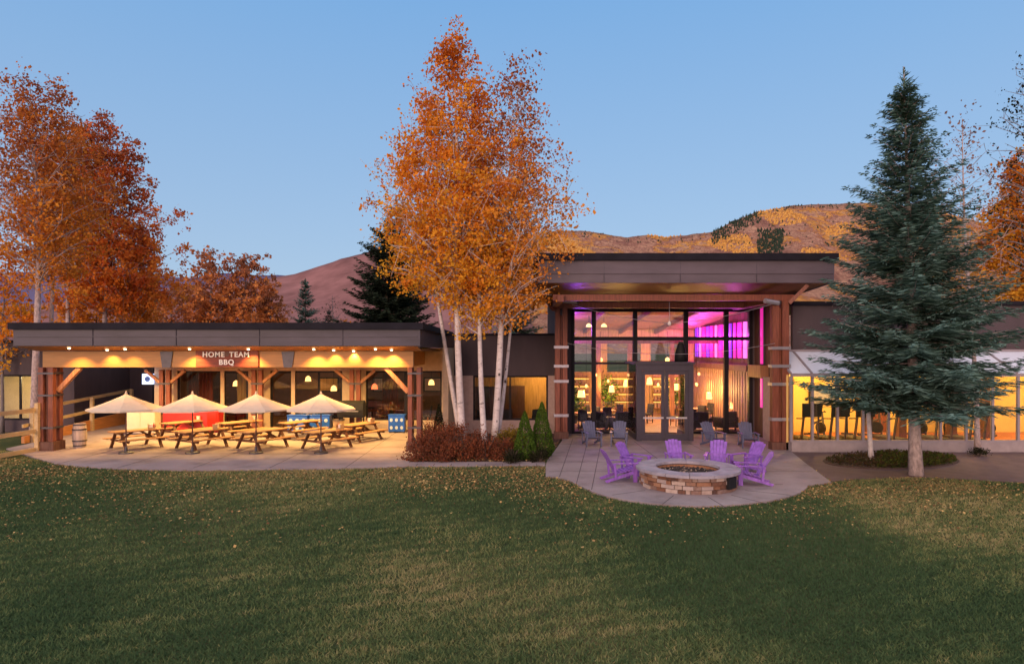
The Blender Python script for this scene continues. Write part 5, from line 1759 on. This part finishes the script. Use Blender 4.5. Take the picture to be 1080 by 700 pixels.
def conifer(name, label, x, y, H, z0, R0, trunk_r, m_leaf, m_bark, seed, step=.34, per=7, dens=1.0, lean=(0, 0), power=1.0, droop=.25, spray=.26, group=None, tr_z=None, fullness=1.0):
    rng = np.random.default_rng(seed)
    t = thing(name, label, 'tree', (x, y, 0), 0, group)
    trunk = MB()

    def axis(z):
        f = z / H
        return np.array([lean[0] * f, lean[1] * f, z])

    trunk.tube([axis(H * i / 10) for i in range(11)], [max(.012, trunk_r * (1.2 if i == 0 else 1) * (1 - i / 10 * .96)) for i in range(11)], 10)
    quads, tints = [], []
    z = z0
    ga = 0.
    while z < H * .945:
        f = (z - z0) / (H - z0)
        env = R0 * (1 - f) ** power + .10 * (1 - f)
        nb = max(4, int(round(per * (.75 + .5 * (1 - f)))))
        for b in range(nb):
            ga += 2 * math.pi / nb + rng.normal(0, .18)
            L = env * rng.uniform(.72, 1.12) * (rng.uniform(.55, 1) if rng.random() < .16 else 1)
            zz = z + rng.uniform(-.5, .5) * step
            dirv = np.array([math.cos(ga), math.sin(ga), 0])
            side = np.array([-math.sin(ga), math.cos(ga), 0])
            p0 = axis(max(.1, zz))
            up_ = .45 * f - droop * (1 - f)
            ns = max(3, int(L / .26))

            def bp(s):
                return p0 + dirv * L * s + np.array([0, 0, up_ * L * s + .28 * L * s * s * (.6 if f < .8 else .3)])
            trunk.tube([bp(0), bp(.5), bp(.95)], [max(.01, trunk_r * .16 * (1 - f)), .012, .005], 4, False)
            btint = rng.normal(.45, .18)
            for i in range(ns + 1):
                s = .14 + .9 * i / ns
                c = bp(s)
                wdt = .46 * L * (1 - s) + .07 + .06 * L
                tw = int(max(3, 12 * dens))
                for sd in (-1, 1):
                    for q in range(tw):
                        ln = wdt * rng.uniform(.45, 1.0)
                        ang = R(rng.uniform(28, 70))
                        d = dirv * math.cos(ang) + side * sd * math.sin(ang) + np.array([0, 0, rng.uniform(-.32, .14)])
                        d /= np.linalg.norm(d)
                        st = c + dirv * rng.uniform(-.12, .12) + np.array([0, 0, rng.normal(0, .04)])
                        nseg = max(1, int(ln / spray))
                        perp = np.cross(d, np.array([rng.normal(0, .5), rng.normal(0, .5), 1.0]))
                        perp /= np.linalg.norm(perp) + 1e-6
                        for e in range(nseg):
                            a0 = st + d * (ln * e / nseg)
                            a1 = st + d * (ln * (e + 1) / nseg + .06)
                            hw_ = rng.uniform(.024, .045) * (1 - .3 * f) * (spray / .26)
                            m0 = (a0 + a1) / 2
                            quads += [a0, m0 + perp * hw_, a1, m0 - perp * hw_]
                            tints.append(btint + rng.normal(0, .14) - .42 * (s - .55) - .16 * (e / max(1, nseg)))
        z += step * rng.uniform(.85, 1.15) * (1 - .45 * f)
    for q in range(60):
        d = np.array([rng.normal(0, .55), rng.normal(0, .55), .75])
        a0 = axis(H * .93 + H * .069 * q / 60)
        a1 = a0 + d * .34 * (1.12 - q / 60)
        m0 = (a0 + a1) / 2
        pr = np.array([.03, .01, 0])
        quads += [a0, m0 + pr, a1, m0 - pr]
        tints.append(.75)
    trunk.build('trunk', m_bark, t, smooth=True)
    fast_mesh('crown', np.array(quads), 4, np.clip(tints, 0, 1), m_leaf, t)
    return t


sx, sy = G(966, 502)
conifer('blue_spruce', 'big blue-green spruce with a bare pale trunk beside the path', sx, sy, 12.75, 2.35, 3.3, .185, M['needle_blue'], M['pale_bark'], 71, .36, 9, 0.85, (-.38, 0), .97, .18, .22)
conifer('blue_spruce', 'small blue-grey spruce far behind the roof, left of the bare tree', PX(322, 56), 56, 10.2, 1.5, 2.0, .15, M['needle_blue'], M['brown_bark'], 72, .55, 7, .6, (0, 0), .7, .2, .4)
conifer('dark_conifer', 'broad dark conifer left of the golden aspen', PX(408, 42), 42, 12.4, 2.5, 3.6, .2, M['needle_dark'], M['brown_bark'], 73, .5, 8, .8, (0, 0), .62, .22, .38)
conifer('dark_conifer', 'small dark conifer beside the blue-grey one above the roof', PX(347, 58), 58, 7.6, 1.5, 1.7, .14, M['needle_dark'], M['brown_bark'], 76, .55, 7, .5, (0, 0), .7, .2, .4)
conifer('dark_conifer', 'dark conifer showing through the gap between aspen and entrance roof', PX(544, 40), 40, 8.6, 1.5, 2.4, .18, M['needle_blue'], M['brown_bark'], 74, .45, 8, .7, (0, 0), .8, .22, .36)
conifer('dark_conifer', 'tall dark conifer hidden behind the aspen crown, its top edge at upper left', PX(418, 44), 44, 14.4, 4, 2.7, .22, M['needle_dark'], M['brown_bark'], 75, .55, 7, .6, (0, 0), .7, .2, .4)


def shrub(name, label, px, py, rx, ry, h, m_leaf, n, seed, size=.06, shape='round', group=None, stem='brown_bark', z0=.1):
    rng = np.random.default_rng(seed)
    x, y = G(px, py)
    t = thing(name, label, 'shrub', (x, y, .04), 0, group)
    st = MB()
    for k in range(9):
        a = rng.uniform(0, 6.28)
        st.tube([(0.04 * math.cos(a), .04 * math.sin(a), -.02), (rx * .35 * math.cos(a), ry * .35 * math.sin(a), h * .5), (rx * .7 * math.cos(a) * (.3 if shape == 'cone' else 1), ry * .7 * math.sin(a) * (.3 if shape == 'cone' else 1), h * .85)], [.018, .012, .005], 4, False)
    st.build('stem', M[stem], t)
    if shape == 'cone':
        u = rng.uniform(0, 1, n) ** 1.5
        rr_ = (1 - u) ** .72 * (1 - .35 * np.clip((.14 - u) / .14, 0, 1)) * rng.uniform(.78, 1.05, n)
        a = rng.uniform(0, 6.28, n)
        cen = np.stack([rx * rr_ * np.cos(a), ry * rr_ * np.sin(a), z0 * .5 + u * (h - z0 * .5)], 1)
        bumpy = .05 * np.sin(a * 5 + u * 16)
        cen[:, 0] *= 1 + bumpy
        cen[:, 1] *= 1 + bumpy
        ti = rng.normal(.45, .28, n)
    else:
        K = 26
        d = rng.normal(size=(K, 3))
        d /= np.linalg.norm(d, axis=1)[:, None]
        d[:, 2] = np.abs(d[:, 2])
        cc = d * rng.uniform(.45, .95, (K, 1)) * np.array([rx, ry, h * .85]) + np.array([0, 0, z0])
        i = rng.integers(0, K, n)
        cen = cc[i] + rng.normal(0, 1, (n, 3)) * np.array([rx * .20, ry * .20, h * .13])
        cen[:, 2] = np.abs(cen[:, 2])
        ti = rng.normal(.45, .16, K)[i] + rng.normal(0, .2, n)
    fast_mesh('foliage', leaf_quads(rng, cen, size), 4, np.clip(ti, 0, 1), m_leaf, t)
    return t


gb = 'red-brown shrubs in the planting bed'
for k, (px, py, rx, h, lb) in enumerate(((446, 486, .62, 1.1, 'red-brown shrub at the left end of the bed by the patio post'), (468, 486.5, .62, 1.02, 'red-brown shrub below the dark conical one'), (490, 486, .66, 1.08, 'red-brown shrub in front of the leftmost aspen trunk'),
                                         (512, 485.5, .66, 1.0, 'red-brown shrub below the twin aspen trunks'), (529, 485, .5, .85, 'red-brown shrub at the right end of the row'), (478, 476, .6, 1.25, 'taller reddish shrub behind the row, left of the aspen'), (455, 475, .5, 1.3, 'tall thin reddish shrub behind the bed\'s left end'))):
    shrub('barberry_shrub', lb, px, py, rx, rx * .8, h, M['leaf_barberry'], 2600, 81 + k, .07, 'round', gb)
shrub('conical_shrub', 'narrow dark olive conical shrub at the back of the bed', 463, 474, .33, .33, 1.75, M['leaf_dark'], 2400, 91, .07, 'cone')
shrub('conical_shrub', 'bright green conical boxwood, the shorter left one', 553.5, 485.5, .46, .46, 1.72, M['leaf_box'], 5200, 92, .06, 'cone', 'green conical boxwoods')
shrub('conical_shrub', 'dark green conical boxwood, the taller right one by the column', 571.5, 482.5, .50, .50, 2.0, M['leaf_box'], 5600, 93, .06, 'cone', 'green conical boxwoods')
shrub('low_shrub', 'low dark mounded shrub at the front of the bed', 540, 489.3, .36, .3, .55, M['leaf_dark'], 1500, 94, .05)
shrub('low_shrub', 'low dark shrub under the taller boxwood', 569, 488.3, .4, .3, .45, M['leaf_dark'], 1500, 95, .05)
shrub('yellow_shrub', 'yellow-leaved shrub behind the low dark mound', 535, 478, .62, .45, .95, M['leaf_yellow'], 1900, 96, .08)
shrub('yellow_shrub', 'yellow-green shrub between aspen trunks and boxwood', 545, 474, .5, .45, .8, M['leaf_yellow'], 1500, 97, .08)
shrub('low_shrub', 'dark leaf clump at the foot of the bare birch', 1032, 482, .35, .25, .3, M['leaf_dark'], 700, 98, .05)

# ground cover in the tree bed and litter on the mulch
rng = np.random.default_rng(77)
n = 7000
ang = rng.uniform(0, 6.28, n)
rad_ = np.sqrt(rng.uniform(0, 1, n))
ppx, ppy = 940 + 69 * rad_ * np.cos(ang), 487 + 8.0 * rad_ * np.sin(ang)
Yv = HC * FOC / (ppy - HZ)
cen = np.stack([(ppx - 540) / FOC * Yv, Yv, rng.uniform(.06, .2, n)], 1)
ti = np.where(ppx < 925, rng.uniform(.6, 1, n), rng.uniform(0, 1, n))
keep = (ppx > 925) | (rng.uniform(0, 1, n) < .35)
M['cover'] = leaf_mat('ground_cover_leaves', [(0.0, (0.10, 0.12, 0.025)), (0.55, (0.045, 0.06, 0.018)), (1.0, (0.09, 0.045, 0.03))])
o = fast_mesh('ground_cover', leaf_quads(rng, cen[keep], .085), 4, ti[keep], M['cover'], kind='stuff')
tag(o, 'low green and brown ground cover round the tree feet', 'ground cover')
n = 2600
xx = rng.uniform(-3.4, 2.0, n)
yy = rng.uniform(22.2, 27, n)
k = inside(bed, xx, yy)
cen = np.stack([xx[k], yy[k], rng.uniform(.05, .09, k.sum())], 1)
o = fast_mesh('bed_litter', leaf_quads(rng, cen, .08, .8, .6), 4, rng.uniform(0, 1, k.sum()), M['litter'], kind='stuff')
tag(o, 'fallen leaves lying on the bark mulch of the bed', 'leaves')
